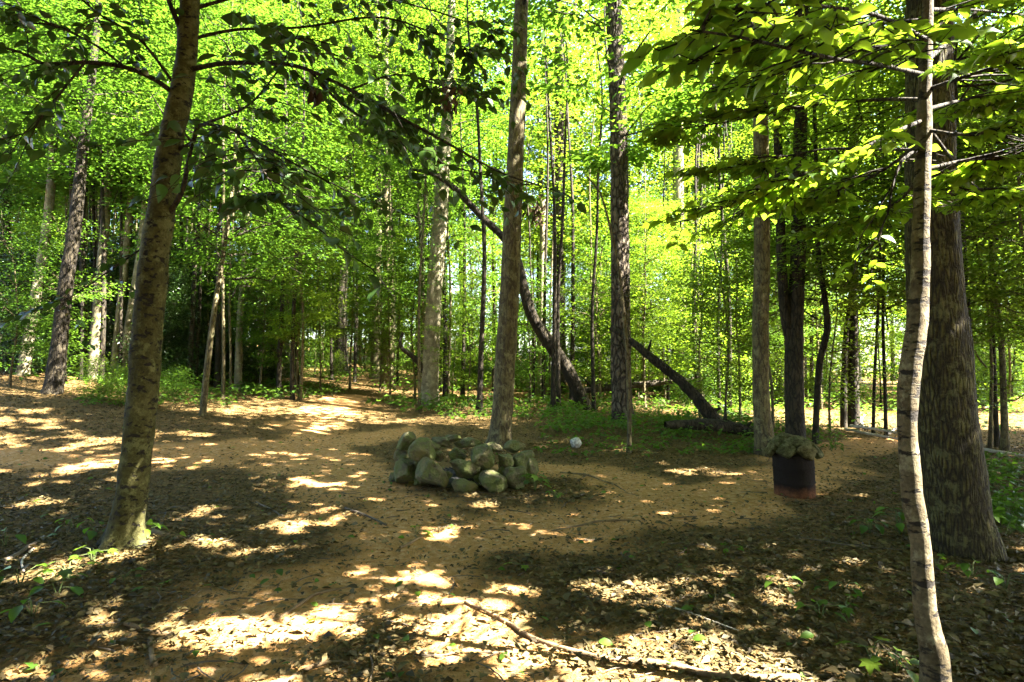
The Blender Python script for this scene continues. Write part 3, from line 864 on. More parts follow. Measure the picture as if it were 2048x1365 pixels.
def leafy(e, b, limbs, twigs_per_m, leaf_n, Lr, twig_len, leafm, bark, droop, flat, nearfirst=300, wid=.6, tpl=OVATE, gap=None):
    """twigs and leaves along limbs (world polylines with radius)"""
    tw = Pool()
    C, D, N, L = [], [], [], []
    for pts, dens in limbs:
        P = catmull(np.array(pts, float), .05)
        seg = np.linalg.norm(np.diff(P[:, :3], axis=0), axis=1); s = np.concatenate([[0], np.cumsum(seg)])
        nt_ = int(s[-1] * twigs_per_m * dens) + 1
        for q in range(nt_):
            f = random.uniform(.22, 1.0); idx = min(int(f * (len(P) - 1)), len(P) - 2)
            p0 = P[idx, :3]; T = unit(P[idx + 1, :3] - P[idx, :3])
            side = random.choice((-1, 1))
            lat = unit(np.cross(T, [0, 0, 1.0])) * side
            dr = unit(lat * random.uniform(.5, 1.1) + T * random.uniform(.3, 1.0) + np.array([0, 0, random.uniform(-.35, .25) * (1 - flat)]))
            ln = random.uniform(*twig_len) * (1.15 - .5 * f)
            t = np.linspace(0, 1, 6)[:, None]
            pth = p0 + dr * ln * t + np.array([0, 0, -droop * .35]) * ln * t ** 2 + RNG.normal(0, .02, (6, 3)) * t
            wp = pth[3:4]
            if sunny(wp[:, 0] - KX * wp[:, 2], wp[:, 1] - KY * wp[:, 2])[0] > .5: continue
            tw.add(*tube(pth, np.linspace(.0045, .0016, 6), 4))
            m = random.randint(*leaf_n)
            for w in range(m):
                g = (w + .6 + random.uniform(-.3, .3)) / m
                pp = p0 + dr * ln * g + np.array([0, 0, -droop * .35]) * ln * g * g
                sd_ = 1 if w % 2 else -1
                l2 = unit(np.cross(dr, [0, 0, 1.0])) * sd_
                dd = l2 * random.uniform(.5, 1.0) + dr * random.uniform(.35, .9) + RNG.normal(0, .18, 3)
                dd[2] -= droop * random.uniform(.2, 1.0)
                nn = np.array([.1, -.05, 1.0]) + RNG.normal(0, .3 + .4 * (1 - flat), 3)
                C.append(pp); D.append(dd); N.append(nn); L.append(random.uniform(*Lr))
    C, D, N, L = map(np.array, (C, D, N, L))
    hz = C[:, 2] - macro(C[:, 0], C[:, 1])
    ok = (RNG.random(len(C)) > .97 * sunny(C[:, 0] - KX * hz, C[:, 1] - KY * hz)) & sunlit_way(C)
    C, D, N, L = C[ok], D[ok], N[ok], L[ok]
    to_ = link("twigs", tw.build("twigs", M[bark]), e); to_.location = -np.array(b); to_["kind"] = "stuff"
    # largest in the picture first
    size = L / np.maximum(C[:, 1], .3)
    vis = (np.abs(C[:, 0] / np.maximum(C[:, 1], .1)) < .93) & ((C[:, 2] - EYE) / np.maximum(C[:, 1], .1) < .68) & (C[:, 1] > .2)
    order = np.argsort(-(size * vis))
    near, rest = order[:nearfirst], order[nearfirst:]
    var = [unit_leaf("leaf", tpl, M[leafm], wid * w, c) for w, c in ((.85, -.08), (1.0, -.2), (1.15, .12), (.9, -.38))]
    for q in near:
        d_ = D[q] / np.linalg.norm(D[q]); s_ = np.cross(d_, N[q]); s_ /= np.linalg.norm(s_); n_ = np.cross(s_, d_)
        mw = Matrix(((s_[0] * L[q], d_[0] * L[q], n_[0] * L[q], C[q, 0] - b[0]), (s_[1] * L[q], d_[1] * L[q], n_[1] * L[q], C[q, 1] - b[1]), (s_[2] * L[q], d_[2] * L[q], n_[2] * L[q], C[q, 2] - b[2]), (0, 0, 0, 1)))
        o = bpy.data.objects.new("leaf", var[q % 4]); col.objects.link(o); o.parent = e; o.matrix_local = mw
    if len(rest):
        pl = Pool(); pl.add(*leaves(tpl, C[rest] - b, D[rest], N[rest], L[rest], L[rest] * wid))
        o = link("foliage", pl.build("foliage", M[leafm]), e); o["kind"] = "stuff"
    return C

LEFT = [
 ([(335, 432, 0), (362, 388, -.1), (376, 330, -.2), (385, 285, -.3), (398, 240, -.4)], .030, .016, 0),
 ([(352, 300, 0), (385, 285, -.1), (402, 250, -.3), (470, 262, -.5), (540, 300, -.7), (620, 345, -.9), (720, 395, -1.0)], .024, .006, .7),
 ([(378, 140, 0), (440, 128, -.1), (520, 126, -.2), (600, 135, -.3), (700, 180, -.4), (800, 235, -.5), (900, 290, -.5), (1000, 345, -.5), (1080, 372, -.5)], .030, .007, 1.2),
 ([(620, 142, -.3), (680, 205, -.3), (780, 270, -.4), (880, 325, -.4), (970, 350, -.3), (1060, 372, -.2)], .016, .005, 1.2),
 ([(376, 80, 0), (470, 60, .1), (600, 55, 0), (750, 35, 0), (850, 60, 0), (960, 110, .1)], .020, .006, 1.2),
 ([(380, 20, 0), (500, -10, .2), (680, -20, .3), (860, 20, .4), (1000, 70, .5)], .022, .006, 1.2),
 ([(700, 180, -.4), (790, 150, -.2), (860, 165, 0), (930, 190, .1)], .012, .005, 1.3),
 ([(350, 190, 0), (310, 160, -.2), (250, 135, -.4), (170, 125, -.6), (95, 130, -.8), (40, 105, -1), (-60, 80, -1.2)], .030, .010, .9),
 ([(250, 135, -.4), (190, 90, -.5), (100, 50, -.6), (10, 50, -.8)], .015, .006, 1),
 ([(350, 170, 0), (280, 80, -.3), (200, 30, -.5), (140, -20, -.6)], .018, .006, 1),
 ([(368, 75, 0), (345, 20, -.1), (320, -40, -.1), (280, -120, -.2)], .035, .012, .6),
 ([(402, 250, -.3), (490, 215, -.6), (550, 150, -1), (600, 60, -1.5)], .014, .005, .8),
 ([(320, 480, 0), (280, 500, .1), (200, 555, .3), (140, 595, .5), (80, 620, .7)], .014, .004, .4),
 ([(470, 262, -.5), (520, 330, -1.2), (560, 400, -1.9), (590, 430, -2.2)], .010, .004, .9),
 ([(345, 240, 0), (430, 330, .6), (540, 400, 1.0), (660, 420, 1.4), (760, 400, 1.6)], .016, .005, .9),
 ([(170, 125, -.6), (110, 200, -.8), (60, 260, -.9), (0, 280, -1.1)], .012, .005, .8),
]
limbs = []
for pts, r0, r1, dens in LEFT:
    w = limb_px(pts, d1, r0 * .75, r1 * .75)
    limb_on(t1, b1, w, 'bark_dark', step=.06)
    if dens: limbs.append((w, dens))
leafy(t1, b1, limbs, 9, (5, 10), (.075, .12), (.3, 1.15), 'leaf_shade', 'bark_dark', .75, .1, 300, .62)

RIGHT = [
 ([(1848, 240, 0), (1780, 270, -.1), (1700, 312, -.1), (1620, 345, -.1), (1540, 375, 0), (1450, 415, .1), (1340, 450, .3)], .010, .003, 1.2),
 ([(1838, 300, 0), (1805, 320, -.05), (1785, 370, -.05), (1775, 430, -.05), (1740, 500, 0)], .009, .003, .2),
 ([(1850, 150, 0), (1760, 130, -.3), (1680, 120, -.5), (1590, 100, -.7), (1480, 75, -.9), (1380, 60, -1.0)], .010, .003, .55),
 ([(1855, 80, 0), (1750, 30, -.3), (1600, 10, -.5), (1450, 20, -.7)], .010, .003, .7),
 ([(1850, 200, 0), (1750, 200, .3), (1600, 215, .6), (1450, 245, .9), (1300, 265, 1.2)], .010, .003, 1.3),
 ([(1850, 280, 0), (1750, 350, .6), (1650, 390, 1.0), (1540, 420, 1.5)], .009, .003, 1.2),
 ([(1856, 180, 0), (1940, 150, -.2), (2040, 120, -.4), (2120, 100, -.5)], .010, .003, 1.3),
 ([(1853, 260, 0), (1930, 270, -.2), (2030, 255, -.35), (2130, 250, -.4)], .009, .003, 1.3),
 ([(1848, 340, 0), (1940, 320, .1), (2040, 320, .2), (2150, 310, .3)], .009, .003, 1.2),
 ([(1856, 120, 0), (1930, 50, .4), (1990, -30, .8)], .012, .004, 1.3),
 ([(1856, 60, 0), (1780, 90, .7), (1650, 100, 1.2), (1500, 110, 1.7), (1360, 130, 2.1)], .011, .004, 1.3),
 ([(1856, 20, 0), (1940, 20, .3), (2050, 30, .5)], .010, .003, 1.3),
 ([(1845, 300, 0), (1760, 300, .5), (1640, 300, .9), (1500, 330, 1.3), (1400, 350, 1.6)], .009, .003, 1.2),
 ([(1846, 330, 0), (1800, 400, .8), (1700, 450, 1.4), (1620, 470, 1.9)], .009, .003, 1.0),
 ([(1856, 40, 0), (1700, 60, .3), (1560, 150, .5), (1420, 170, .7)], .010, .003, 1.2),
 ([(1850, 250, 0), (1960, 380, .9), (2050, 400, 1.3)], .010, .003, 1.0),
 ([(1850, 220, 0), (1930, 200, .8), (2030, 190, 1.2), (2120, 200, 1.4)], .010, .003, 1.3),
]
limbs = []
for pts, r0, r1, dens in RIGHT:
    w = limb_px(pts, d2, r0, r1)
    limb_on(t2, b2, w, 'bark_dark', step=.06)
    limbs.append((w, dens))
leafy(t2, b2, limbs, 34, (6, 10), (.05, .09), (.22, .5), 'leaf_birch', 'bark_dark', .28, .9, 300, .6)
print("near foliage done", len(bpy.data.objects))

# dead leaves hanging on the snag and in the left tree
def leaf_bunch(name, c, n, R, L, label, cat):
    e = empty(name, c); tag(e, label, cat)
    C = RNG.normal(0, R, (n, 3)) * np.array([1, 1, 1.5]); D = RNG.normal(0, .5, (n, 3)) + np.array([0, 0, -1.0])
    pl = Pool(); pl.add(*leaves(OVATE, C, D, RNG.normal(0, 1, (n, 3)), L * (.7 + .6 * RNG.random(n)), L * .5))
    link("leaves", pl.build("dead_leaves", M['leaf_dead']), e)
    return e
eS, bS, dS, cS = THIN_E["broken grey snag topped by hanging dead brown leaves"]
leaf_bunch("dead_leaf_bunch", px(1073, 425, dS - .15), 46, .17, .30, "bunch of brown dead leaves hanging by the top of the broken snag", "dead leaves")
leaf_bunch("dead_leaf_bunch", px(903, 190, 4.1), 26, .035, .07, "dark clump of withered leaves caught in a drooping twig under the smooth tree's limb", "dead leaves")
leaf_bunch("dead_leaf_bunch", px(625, 180, 3.6), 7, .02, .11, "curled brown dead leaves dangling from the smooth tree's long right limb", "dead leaves")

# ------------------------------------------------------------------ the stone fire pit
pit_c = hit(935, 945)
pit = empty("fire_pit", pit_c)
tag(pit, "low ring of piled mossy stones round a black ash bed in the clearing", "fire pit")
import bmesh
def stone_mesh(name, seed, sx, sy, sz, cuts=11, sub=4, lims=(.55, .84)):
    r = np.random.default_rng(seed)
    bm = bmesh.new(); bmesh.ops.create_icosphere(bm, subdivisions=sub, radius=1.0)
    V = np.array([v.co[:] for v in bm.verts])
    F = np.array([[v.index for v in f.verts] for f in bm.faces]); bm.free()
    nrm = unit(r.normal(0, 1, (cuts, 3)))
    for k in range(cuts):                                   # flat faces
        dd = V @ nrm[k]; lim = r.uniform(*lims)
        over = np.maximum(dd - lim, 0); V = V - nrm[k] * (over * .92)[:, None]
    n = vn(V[:, 0] * 2.1 + seed, V[:, 1] * 2.1, V[:, 2] * 2.1) - .5
    n2 = vn(V[:, 0] * 6 + seed, V[:, 1] * 6, V[:, 2] * 6) - .5
    n3 = vn(V[:, 0] * 15 + seed, V[:, 1] * 15, V[:, 2] * 15) - .5
    V = V * (1 + .24 * n + .10 * n2 + .045 * n3)[:, None]
    V = V / np.abs(V).max(0) * np.array([sx, sy, sz])
    return mesh_from(name, V, [F], M['stone'])
# u, v, width, height (photo pixels), distance offset from the front of the ring
front = hit(900, 985)[1]
STONES = [(862, 948, 76, 60, .12), (926, 974, 58, 34, .02), (987, 966, 60, 46, .08), (1030, 956, 50, 48, .18), (808, 942, 50, 56, .38), (846, 901, 56, 52, .30), (930, 937, 64, 36, .22), (968, 915, 54, 54, .26), (1010, 925, 32, 34, .32),
          (1040, 928, 36, 54, .42), (813, 884, 40, 48, .62), (804, 912, 34, 34, .58), (917, 911, 40, 30, .42), (880, 912, 22, 22, .40), (884, 884, 46, 24, 1.18), (934, 887, 54, 24, 1.25), (1030, 895, 46, 30, .95), (905, 876, 34, 18, 1.32), (985, 895, 40, 22, 1.2), (1062, 940, 34, 44, .55),
          (862, 893, 40, 26, 1.05), (1052, 912, 34, 26, .75), (840, 962, 26, 24, .3), (960, 952, 30, 24, .2), (893, 950, 26, 20, .2), (1005, 945, 26, 22, .24), (1060, 962, 28, 24, .5), (790, 955, 24, 24, .55), (836, 925, 30, 26, .4), (1046, 950, 30, 26, .38)]
for q, (u, v, w, h, o_) in enumerate(STONES):
    dd = front + o_
    p = px(u, v, dd) - pit_c
    sx, sz = w * .5 / FPX * dd * 1.03, h * .5 / FPX * dd * 1.03
    o = link("stone", stone_mesh("stone", 300 + q, sx, (sx + sz) * .52, sz), pit, p)
    o.rotation_euler = (random.uniform(-.15, .15), random.uniform(-.2, .2), random.uniform(-.3, .3))
a = np.linspace(0, 6.283, 28, endpoint=False)
rr = np.array([0, .22, .42, .6])
V = [(0, 0, .05)]
for r in rr[1:]:
    for t in a: V.append((r * math.cos(t), r * math.sin(t) + .0, .05 - .06 * r + .03 * float(vn(r * 9 + math.cos(t) * 4, math.sin(t) * 4 + 9))))
F3 = np.array([(0, 1 + i, 1 + (i + 1) % 28) for i in range(28)])
F4 = np.array([(1 + k * 28 + i, 1 + k * 28 + 28 + i, 1 + k * 28 + 28 + (i + 1) % 28, 1 + k * 28 + (i + 1) % 28) for k in range(2) for i in range(28)])
link("ash_bed", mesh_from("ash_bed", V, [F3, F4], M['ash']), pit, (0, front + .72 - pit_c[1], 0))
P_ = Pool()
for q in range(16):
    t = random.random() * 6.28; r = random.random() * .4; a_ = random.random() * 3.14; l = random.uniform(.1, .25)
    c = np.array([r * math.cos(t), front + .72 - pit_c[1] + r * math.sin(t), .09])
    P_.add(*tube(np.array([c - [l * math.cos(a_), l * math.sin(a_), .02], c, c + [l * math.cos(a_), l * math.sin(a_), .03]]), [.014, .016, .011], 6))
o = link("charred_sticks", P_.build("charred_sticks", M['ash']), pit); o["kind"] = "stuff"

# round pale stone beyond the ring
p = hit(1152, 897)
o = link("pale_round_stone", stone_mesh("pale_round_stone", 411, .105, .10, .10, 4, 4, (.86, .95)), None, (p[0], p[1], p[2] + .085), mat=M['pale_stone'])
tag(o, "round whitish stone on the leaves right of the fire pit", "stone")

# ------------------------------------------------------------------ the sooty drum under flat stones
bd = hit(1608, 1003)
dr = empty("burn_drum", bd + np.array([0, .2, -.02]), .3)
dr.rotation_euler = (math.radians(2), math.radians(-3), .3)
tag(dr, "short rusty drum blackened with soot, standing in the leaf litter on the right", "drum")
Rd, Hd = .215, .50
prof = [(Rd * .99, 0), (Rd * 1.02, .015), (Rd, .03), (Rd * .995, .16), (Rd * 1.025, .175), (Rd * .995, .19), (Rd, .33), (Rd * 1.025, .345), (Rd, .36), (Rd, Hd - .03), (Rd * 1.04, Hd - .012), (Rd * 1.03, Hd), (Rd * .97, Hd), (Rd * .96, Hd - .06), (Rd * .95, .1), (0.001, .1)]
S = 48
th = np.arange(S) * 2 * math.pi / S
V = []
for r, z in prof:
    dent = 1 + .018 * np.sin(3 * th + 1) + .012 * np.sin(7 * th + z * 9)
    V += [(r * dent[i] * math.cos(th[i]), r * dent[i] * math.sin(th[i]), z) for i in range(S)]
F = [(k * S + i, k * S + (i + 1) % S, (k + 1) * S + (i + 1) % S, (k + 1) * S + i) for k in range(len(prof) - 1) for i in range(S)]
nb = 10
link("shell", mesh_from("drum_shell", V[:nb * S], [np.array([f for f in F if max(f) < nb * S])], M['drum']), dr)
link("rim", mesh_from("drum_rim", V[(nb - 1) * S:], [np.array([[a_ - (nb - 1) * S for a_ in f] for f in F if min(f) >= (nb - 1) * S])], M['drum']), dr)
def slab_mesh(name, seed, L, W, T):
    r = np.random.default_rng(seed)
    n = 13
    t = np.sort(r.random(n) * .7 + np.arange(n)) / n * 6.283
    rad = .72 + .5 * r.random(n)
    x, y = np.cos(t) * rad * L * .5, np.sin(t) * rad * W * .5
    V = []
    for z, k in ((-T / 2, .96), (-T * .35, 1.0), (T * .35, 1.0), (T / 2, .96)):
        for i in range(n): V.append((x[i] * k, y[i] * k, z + r.normal(0, T * .08)))
    V += [(0, 0, -T / 2), (0, 0, T / 2 + T * .1)]
    F4 = np.array([(k * n + i, k * n + (i + 1) % n, (k + 1) * n + (i + 1) % n, (k + 1) * n + i) for k in range(3) for i in range(n)])
    F3 = np.array([(i, 4 * n, (i + 1) % n) for i in range(n)] + [(3 * n + i, 3 * n + (i + 1) % n, 4 * n + 1) for i in range(n)])
    return mesh_from(name, V, [F4, F3], M['slab'], smooth_shade=False)
SL = [(.0, .02, .66, .27, .21, .05, .3, (.10, .08), "topmost mossy slab on the drum"),
      (-.14, -.04, .63, .22, .17, .05, 1.2, (.20, -.48), "tilted slab on the upper left of the drum's cover"),
      (.02, -.14, .615, .30, .17, .05, -.15, (.62, .10), "long slab sloping to the front just below the topmost one"),
      (.17, -.02, .61, .20, .22, .05, -.2, (.10, .58), "slab sloping right below the topmost one"),
      (.02, .19, .60, .32, .20, .06, .1, (-.4, .05), "flat stone at the back of the drum's cover"),
      (-.15, -.185, .545, .20, .16, .05, -.25, (1.0, -.30), "greenish slab over the drum's front left rim"),
      (.055, -.235, .53, .23, .15, .05, .1, (1.1, .12), "slab hanging over the middle of the drum's front rim"),
      (.205, -.15, .52, .19, .15, .05, .65, (1.05, .30), "yellowish slab over the drum's front right rim"),
      (.275, .0, .52, .17, .17, .05, .1, (.2, 1.0), "small slab hanging over the drum's right rim"),
      (-.25, -.03, .545, .18, .17, .05, -.1, (.15, -.95), "slab hanging over the drum's left rim"),
      (.02, .0, .525, .42, .40, .10, .3, (0, 0), "broad flat stone lying under the others on the drum")]
Rm = Matrix.Rotation(.3, 4, 'Z')
for q, (x, y, z, L, W, T, rz, tl, lb) in enumerate(SL):
    o = link("flat_stone", slab_mesh("flat_stone", 500 + q, L, W, T), None, Vector(bd + np.array([0, .2, -.02])) + Vector((x - .02, y, z)))
    o.rotation_euler = (tl[0], tl[1], rz)
    tag(o, lb, "flat stone", "flat stones covering the drum")

# ------------------------------------------------------------------ roots, sticks and logs
def ground_tube(name, pts, r0, r1, mat, label, cat, lift=.0, sides=9, group=None, bump=.3, wob=.02):
    P = np.array([hit(u, v) for u, v in pts])
    b = P[0]
    n = len(P)
    r = np.linspace(r0, r1, n)
    Q = np.column_stack([P[:, 0], P[:, 1], P[:, 2] + lift * 1.0, r])
    C = catmull(Q, .05)
    C[:, 0] += wob * (vn(C[:, 0] * 5, C[:, 1] * 5, 3) - .5) * 2; C[:, 1] += wob * (vn(C[:, 0] * 5, C[:, 1] * 5, 8) - .5) * 2
    C[:, 2] = gnd(C[:, 0], C[:, 1]) + lift + .02 * (vn(C[:, 0] * 4, C[:, 1] * 4, 14) - .5)
    V, F = tube(C[:, :3] - b, C[:, 3], sides, bump, 12, .9)
    pl = Pool(); pl.add(V, F)
    o = link(name, pl.build(name, M[mat]), None, b)
    tag(o, label, cat, group)
    return o
ground_tube("tree_root", [(930, 1200), (985, 1228), (1040, 1262), (1100, 1290), (1180, 1310), (1270, 1322), (1370, 1338), (1480, 1352), (1600, 1360)], .010, .018, 'root', "long bent root ridge running from the clearing's middle to the bottom right", "root", .008)
ground_tube("tree_root", [(250, 1250), (320, 1262), (400, 1258), (480, 1250), (560, 1230), (640, 1185), (700, 1170)], .014, .010, 'root', "low root crossing the dappled clay below the leaning smooth tree", "root", .004)
ground_tube("tree_root", [(800, 1095), (835, 1078), (860, 1065), (875, 1058)], .014, .006, 'root', "short pale root beside a green leaf in front of the fire pit", "root", .006)
ground_tube("tree_root", [(300, 1275), (302, 1300), (306, 1330)], .018, .014, 'root', "stubby mossy root end at the lower left, pointing to the viewer", "root", .006)
ground_tube("tree_root", [(1120, 945), (1160, 950), (1210, 962), (1260, 985)], .018, .008, 'root', "dark root in the bare clay just right of the fire pit", "root", .004)
ground_tube("tree_root", [(560, 1365), (600, 1335), (650, 1318), (700, 1320)], .012, .008, 'root', "thin root at the bottom edge among the brightest sun patches", "root", .004)
ground_tube("tree_root", [(1100, 1062), (1160, 1052), (1220, 1046), (1290, 1044)], .014, .008, 'root', "pale root lying flat in the olive clay right of centre", "root", .003)
ground_tube("tree_root", [(305, 1070), (345, 1078), (400, 1082)], .035, .012, 'root', "sunlit root leaving the foot of the leaning smooth tree", "root", .0)
ground_tube("fallen_stick", [(1170, 990), (1120, 1018)], .008, .005, 'dead_wood', "straight dark stick on bare clay just right of the fire pit", "stick", .012)
ground_tube("fallen_stick", [(690, 1020), (730, 1035), (770, 1052)], .014, .009, 'dead_wood', "dark stick between two sunny patches left of the fire pit", "stick", .012)
ground_tube("fallen_stick", [(0, 1132), (30, 1120), (55, 1105), (75, 1096)], .022, .012, 'dead_wood', "mossy forked branch on the litter at the left edge", "stick", .03)
ground_tube("fallen_stick", [(60, 1110), (42, 1130), (48, 1150)], .010, .006, 'pale_wood', "pale hooked twig beside the mossy branch at the left edge", "stick", .03)
ground_tube("fallen_stick", [(510, 1010), (540, 1022), (565, 1035)], .012, .008, 'dead_wood', "mossy stick lying in shade left of the largest middle sun patch", "stick", .012)
ground_tube("fallen_stick", [(1580, 1080), (1680, 1100), (1800, 1108)], .006, .004, 'dead_wood', "thin straight stick in the leaf litter below the drum", "stick", .02)
ground_tube("fallen_stick", [(1330, 1215), (1420, 1245), (1480, 1270)], .006, .004, 'pale_wood', "thin pale stick lying in litter at the lower right", "stick", .02)
PB = [[(1690, 862), (1740, 872), (1800, 884)], [(1730, 868), (1722, 850), (1732, 838)], [(1775, 884), (1800, 870), (1830, 876)], [(1700, 870), (1760, 880), (1820, 892)]]
for q, (pts, lb) in enumerate(zip(PB, ["long pale fallen branch along the far sunlit path", "pale upcurled twig of the fallen branches by the far path", "pale fallen branch against the left of the pale tree, on the far path", "lower pale fallen branch in front of the far sunlit path"])):
    ground_tube("fallen_branch", pts, .035, .02, 'pale_wood', lb, "branch", .06 + .05 * q, 7, "pale fallen branches by the far path")
ground_tube("fallen_branch", [(1965, 908), (2010, 914), (2060, 920)], .03, .02, 'pale_wood', "pale bare pole on the ground at the right edge", "branch", .06, 7)
# leaning dead log and the fallen one
def log_at(name, pts, d, label, mat='bark_dark', sides=14):
    P = np.array([[*px(u, v, d + o_), w * .5 / FPX * (d + o_)] for u, v, w, o_ in pts])
    b = P[0, :3]
    C = catmull(P, .2)
    V, F = tube(C[:, :3] - b, C[:, 3], sides, .45, 7, .8)
    pl = Pool(); pl.add(V, F)
    for q in range(5):                       # broken limb stubs
        i_ = random.randrange(2, len(C) - 1); c_ = C[i_]
        a_ = random.random() * 6.28; l_ = random.uniform(.12, .5)
        e_ = c_[:3] - b + np.array([math.cos(a_) * l_, math.sin(a_) * l_ * .6, abs(math.sin(a_ * 1.7)) * l_])
        pl.add(*tube(np.array([c_[:3] - b, (c_[:3] - b + e_) / 2 + .02, e_]), [c_[3] * .45, c_[3] * .3, c_[3] * .15], 6))
    o = link(name, pl.build(name, M[mat]), None, b); tag(o, label, "log"); return o
lg = hit(1440, 858)
log_at("fallen_log", [(1445, 862, 30, 0), (1405, 810, 25, .1), (1360, 762, 21, .2), (1310, 722, 18, .3), (1262, 682, 16, .4), (1220, 655, 11, .5)], lg[1], "dead log propped up slanting behind the plated pine", 'bark_dark')
lg = hit(1165, 805)
log_at("fallen_log", [(1150, 784, 10, 0), (1200, 778, 13, .1), (1260, 772, 13, .2), (1330, 764, 12, .3), (1390, 758, 9, .4)], lg[1] - .4, "thin dead trunk lying level between the leaning dark trunk and the pine", 'bark_dark', 10)
lg = hit(1500, 885)
log_at("fallen_log", [(1330, 850, 16, 0), (1400, 850, 22, .1), (1470, 856, 24, .1), (1530, 868, 20, .1)], lg[1] + .4, "low rotting log on the ground left of the brown root-footed tree", 'bark_dark', 10)

# ------------------------------------------------------------------ seedlings of the forest floor, one by one
def seedling(u, v, h, nl, L, label, leafm='leaf_mid', tpl=OVATE, seed=0):
    b = hit(u, v)
    r = np.random.default_rng(900 + seed)
    e = empty("seedling", b, r.random() * 6.28); tag(e, label, "plant")
    st = Pool()
    base_me = unit_leaf("leaf", tpl, M[leafm], .62 if tpl is OVATE else .95, -.12)
    for k in range(nl):
        a = k * 2.4 + r.normal(0, .3); f = .45 + .55 * (k + 1) / nl
        top = np.array([0.03 * math.cos(a), .03 * math.sin(a), h * f])
        end = top + np.array([math.cos(a), math.sin(a), r.uniform(-.1, .25)]) * L * r.uniform(.4, .9)
        st.add(*tube(np.array([[0, 0, -.02], top * .6, top, end]), [.004, .0035, .0025, .0015], 4))
        D = np.array([math.cos(a), math.sin(a), r.uniform(-.45, .0)]); N = np.array([0, 0, 1.0]) + r.normal(0, .2, 3)
        D /= np.linalg.norm(D); S_ = np.cross(D, N); S_ /= np.linalg.norm(S_); N = np.cross(S_, D); l = L * r.uniform(.75, 1.2)
        o = bpy.data.objects.new("leaf", base_me); col.objects.link(o); o.parent = e
        o.matrix_local = Matrix(((S_[0] * l, D[0] * l, N[0] * l, end[0]), (S_[1] * l, D[1] * l, N[1] * l, end[1]), (S_[2] * l, D[2] * l, N[2] * l, end[2]), (0, 0, 0, 1)))
    link("stem", st.build("seedling_stem", M['stem_green']), e)
SEED = [(190, 1085, .14, 5, .11, "leafy seedling at the left foot of the leaning smooth tree", 'leaf_mid', OVATE), (285, 1085, .14, 7, .10, "bright seedling in the sun at the right foot of the leaning smooth tree", 'leaf_bright', OVATE),
 (338, 1098, .06, 1, .10, "single upright green leaf on the clay right of the smooth tree's root", 'leaf_bright', OVATE), (135, 1165, .14, 5, .10, "three-lobed bright seedling in sun, lower left of the leaning tree", 'leaf_bright', LOBED), (185, 1130, .12, 5, .085, "lobed seedling between sun patches, straight below the leaning tree's left foot", 'leaf_bright', LOBED),
 (40, 1175, .12, 5, .10, "dark seedling by the left edge beside a sunny patch", 'leaf_deep', OVATE), (115, 1195, .10, 4, .09, "small drooping seedling below the brightest lobed one at lower left", 'leaf_deep', OVATE), (65, 1235, .10, 4, .10, "seedling with broad flat leaves near the lower left edge", 'leaf_mid', OVATE),
 (10, 1095, .12, 3, .11, "leaf pair reaching in from the left edge at knee height", 'leaf_mid', OVATE), (145, 1060, .10, 4, .08, "little yellowish seedling in shade left of the leaning tree", 'leaf_bright', OVATE), (1745, 1325, .10, 6, .085, "bright lobed seedling in the litter left of the pale tree's swollen foot", 'leaf_bright', LOBED),
 (1640, 1235, .08, 5, .085, "four-leaved seedling lying in litter at the lower right", 'leaf_mid', OVATE), (1690, 1228, .08, 4, .08, "seedling right beside the four-leaved one at the lower right", 'leaf_mid', LOBED), (1945, 1160, .10, 7, .085, "broad-leaved seedling below the root foot of the thickest trunk", 'leaf_mid', OVATE),
 (1875, 1140, .08, 3, .09, "sunlit seedling just right of the pale tree, below the thick trunk", 'leaf_bright', OVATE), (1740, 1070, .12, 8, .11, "spreading seedling left of the pale tree in deep shade", 'leaf_deep', OVATE), (1800, 1075, .22, 12, .10, "taller leafy seedling crowding the left of the pale tree", 'leaf_deep', OVATE),
 (1880, 1060, .22, 9, .08, "small-leaved seedling between the pale tree and the thick trunk", 'leaf_deep', OVATE), (1455, 1110, .05, 3, .07, "tiny seedling at the edge of the bare clay right of centre", 'leaf_mid', OVATE), (832, 1068, .05, 2, .10, "single bright green leaf in front of the fire pit", 'leaf_bright', LOBED),
 (1047, 1134, .05, 2, .07, "tiny bright leaf alone among the sun flecks below the fire pit", 'leaf_bright', LOBED), (2030, 1060, .18, 8, .10, "dark seedling at the right edge beyond the thick trunk", 'leaf_deep', OVATE), (2010, 1180, .10, 5, .09, "seedling at the right edge among sunlit litter", 'leaf_mid', OVATE),
 (1790, 1340, .08, 6, .08, "yellow-green seedling close to the pale tree's swollen foot", 'leaf_bright', OVATE), (1070, 985, .22, 12, .10, "leafy seedling leaning on the right side of the fire pit", 'leaf_mid', LOBED), (1110, 1000, .08, 8, .06, "low seedling on clay at the right front of the fire pit", 'leaf_mid', OVATE),
 (940, 978, .08, 6, .06, "small bright sprig growing at the front stones of the fire pit", 'leaf_bright', OVATE), (1560, 1180, .06, 4, .08, "seedling beside the small sun patch right of the bare clay", 'leaf_mid', OVATE), (1690, 1185, .06, 4, .08, "dark seedling in the litter left of the pale tree", 'leaf_deep', OVATE),
 (320, 1180, .03, 2, .09, "flat pale green leaf lying in the shade below the leaning tree", 'leaf_mid', LOBED), (250, 1160, .05, 3, .07, "thin seedling in shade straight below the leaning tree's foot", 'leaf_mid', OVATE)]
for q, s in enumerate(SEED): seedling(*s, seed=q)

